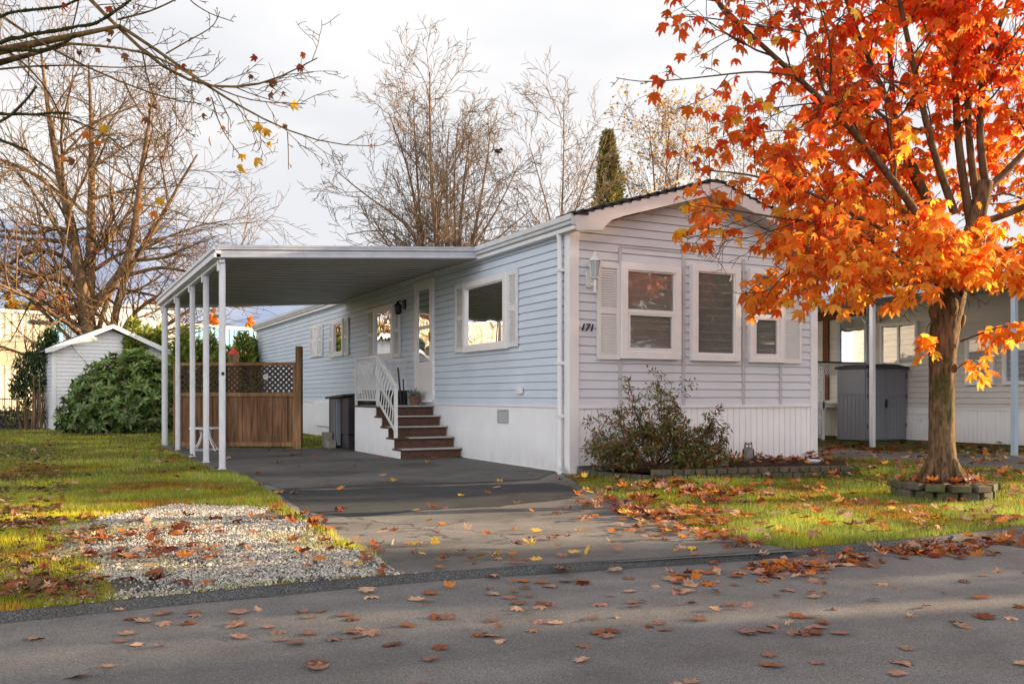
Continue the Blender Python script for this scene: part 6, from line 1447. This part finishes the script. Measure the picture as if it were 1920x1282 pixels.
def math_(op, a, b=None, c=None):
    x = wn_('ShaderNodeMath', operation=op)
    for i, v in enumerate((a, b, c)):
        if v is None: continue
        if hasattr(v, 'links'): nt.links.new(v, x.inputs[i])
        else: x.inputs[i].default_value = v
    return x.outputs[0]
def noise_(scale, zs, det=6, r=.55, seed=0):
    m2 = wn_('ShaderNodeMapping'); m2.inputs['Scale'].default_value = (1, 1, zs); m2.inputs['Location'].default_value = (seed, seed*.7, 0); nt.links.new(mp_.outputs[0], m2.inputs[0])
    x = wn_('ShaderNodeTexNoise'); x.inputs['Scale'].default_value = scale; x.inputs['Detail'].default_value = det; x.inputs['Roughness'].default_value = r; nt.links.new(m2.outputs[0], x.inputs['Vector']); return x.outputs['Fac']
def mr(v, a, b, c=0, d=1, sm=True):
    x = wn_('ShaderNodeMapRange'); x.interpolation_type = 'SMOOTHSTEP' if sm else 'LINEAR'
    nt.links.new(v, x.inputs[0])
    for i, q in enumerate((a, b, c, d)): x.inputs[1 + i].default_value = q
    return x.outputs[0]
def mixc(f, a, b):
    x = wn_('ShaderNodeMix', data_type='RGBA')
    for v, k in ((f, 0), (a, 6), (b, 7)):
        if hasattr(v, 'links'): nt.links.new(v, x.inputs[k])
        else: x.inputs[k].default_value = v
    return x.outputs[2]
K = 13.8                                       # cloud radiance is given in display units; background strength is 0.1
def C(r, g, b): q = srgb(r, g, b); return (q[0]*K, q[1]*K, q[2]*K, 1)
z = sx.outputs['Z']; x_ = sx.outputs['X']
base = mixc(mr(z, .10, .45), C(250, 244, 236), C(228, 228, 230))
n1 = noise_(1.6, 3.5, 5, .5); base = mixc(mr(n1, .40, .66), base, C(212, 213, 217))
n2 = noise_(2.6, 2.5, 6, .55, 3); edge = math_('MULTIPLY_ADD', n2, .20, -.06)      # top of the low blue cloud bank
left = mr(x_, .10, -.42); top = math_('ADD', math_('MULTIPLY_ADD', left, .055, .085), edge)
bank = mr(math_('SUBTRACT', top, z), -.004, .016); n3 = noise_(5, 2.2, 6, .6, 8)
bankc = mixc(mr(n3, .38, .64), C(150, 163, 194), C(200, 206, 218)); base = mixc(math_('MULTIPLY', bank, .95), base, bankc)
hz = mixc(mr(z, -.01, .06), C(226, 222, 220), base)
yy_ = sx.outputs['Y']
fac = math_('MULTIPLY', mr(yy_, .25, -.55, 1.0, 2.6), mr(z, .42, .72, 1.0, .22))
vs_ = wn_('ShaderNodeVectorMath', operation='SCALE'); nt.links.new(hz, vs_.inputs[0]); nt.links.new(fac, vs_.inputs[3]); hz = vs_.outputs[0]
sc = wn_('ShaderNodeMix', data_type='RGBA'); sc.inputs[0].default_value = .93; nt.links.new(sky.outputs[0], sc.inputs[6]); nt.links.new(hz, sc.inputs[7])
nt.links.new(sc.outputs[2], bg.inputs[0])
sd = bpy.data.lights.new('sun', 'SUN'); sd.energy = 17.0; sd.angle = R(.6); sd.color = (1.0, .74, .46); so_ = bpy.data.objects.new('sun', sd); COL.objects.link(so_)
dv = Vector((SUN.x*math.cos(EL), SUN.y*math.cos(EL), math.sin(EL))); so_.rotation_euler = dv.to_track_quat('Z', 'Y').to_euler()
cd_ = bpy.data.cameras.new('camera'); cam = bpy.data.objects.new('camera', cd_); COL.objects.link(cam); cam.location = CAM; cam.rotation_euler = (R(90), 0, -YAW)
cd_.sensor_width = 36; cd_.lens = F/1920*36; cd_.shift_y = (HY - 641)/1920; cd_.clip_start = .05; cd_.clip_end = 4000; scene.camera = cam
scene.view_settings.view_transform = 'Standard'; scene.view_settings.look = 'None'; scene.view_settings.exposure = 0; scene.view_settings.gamma = 1
for o in bpy.data.objects:
    if '_o' in o.keys(): del o['_o']
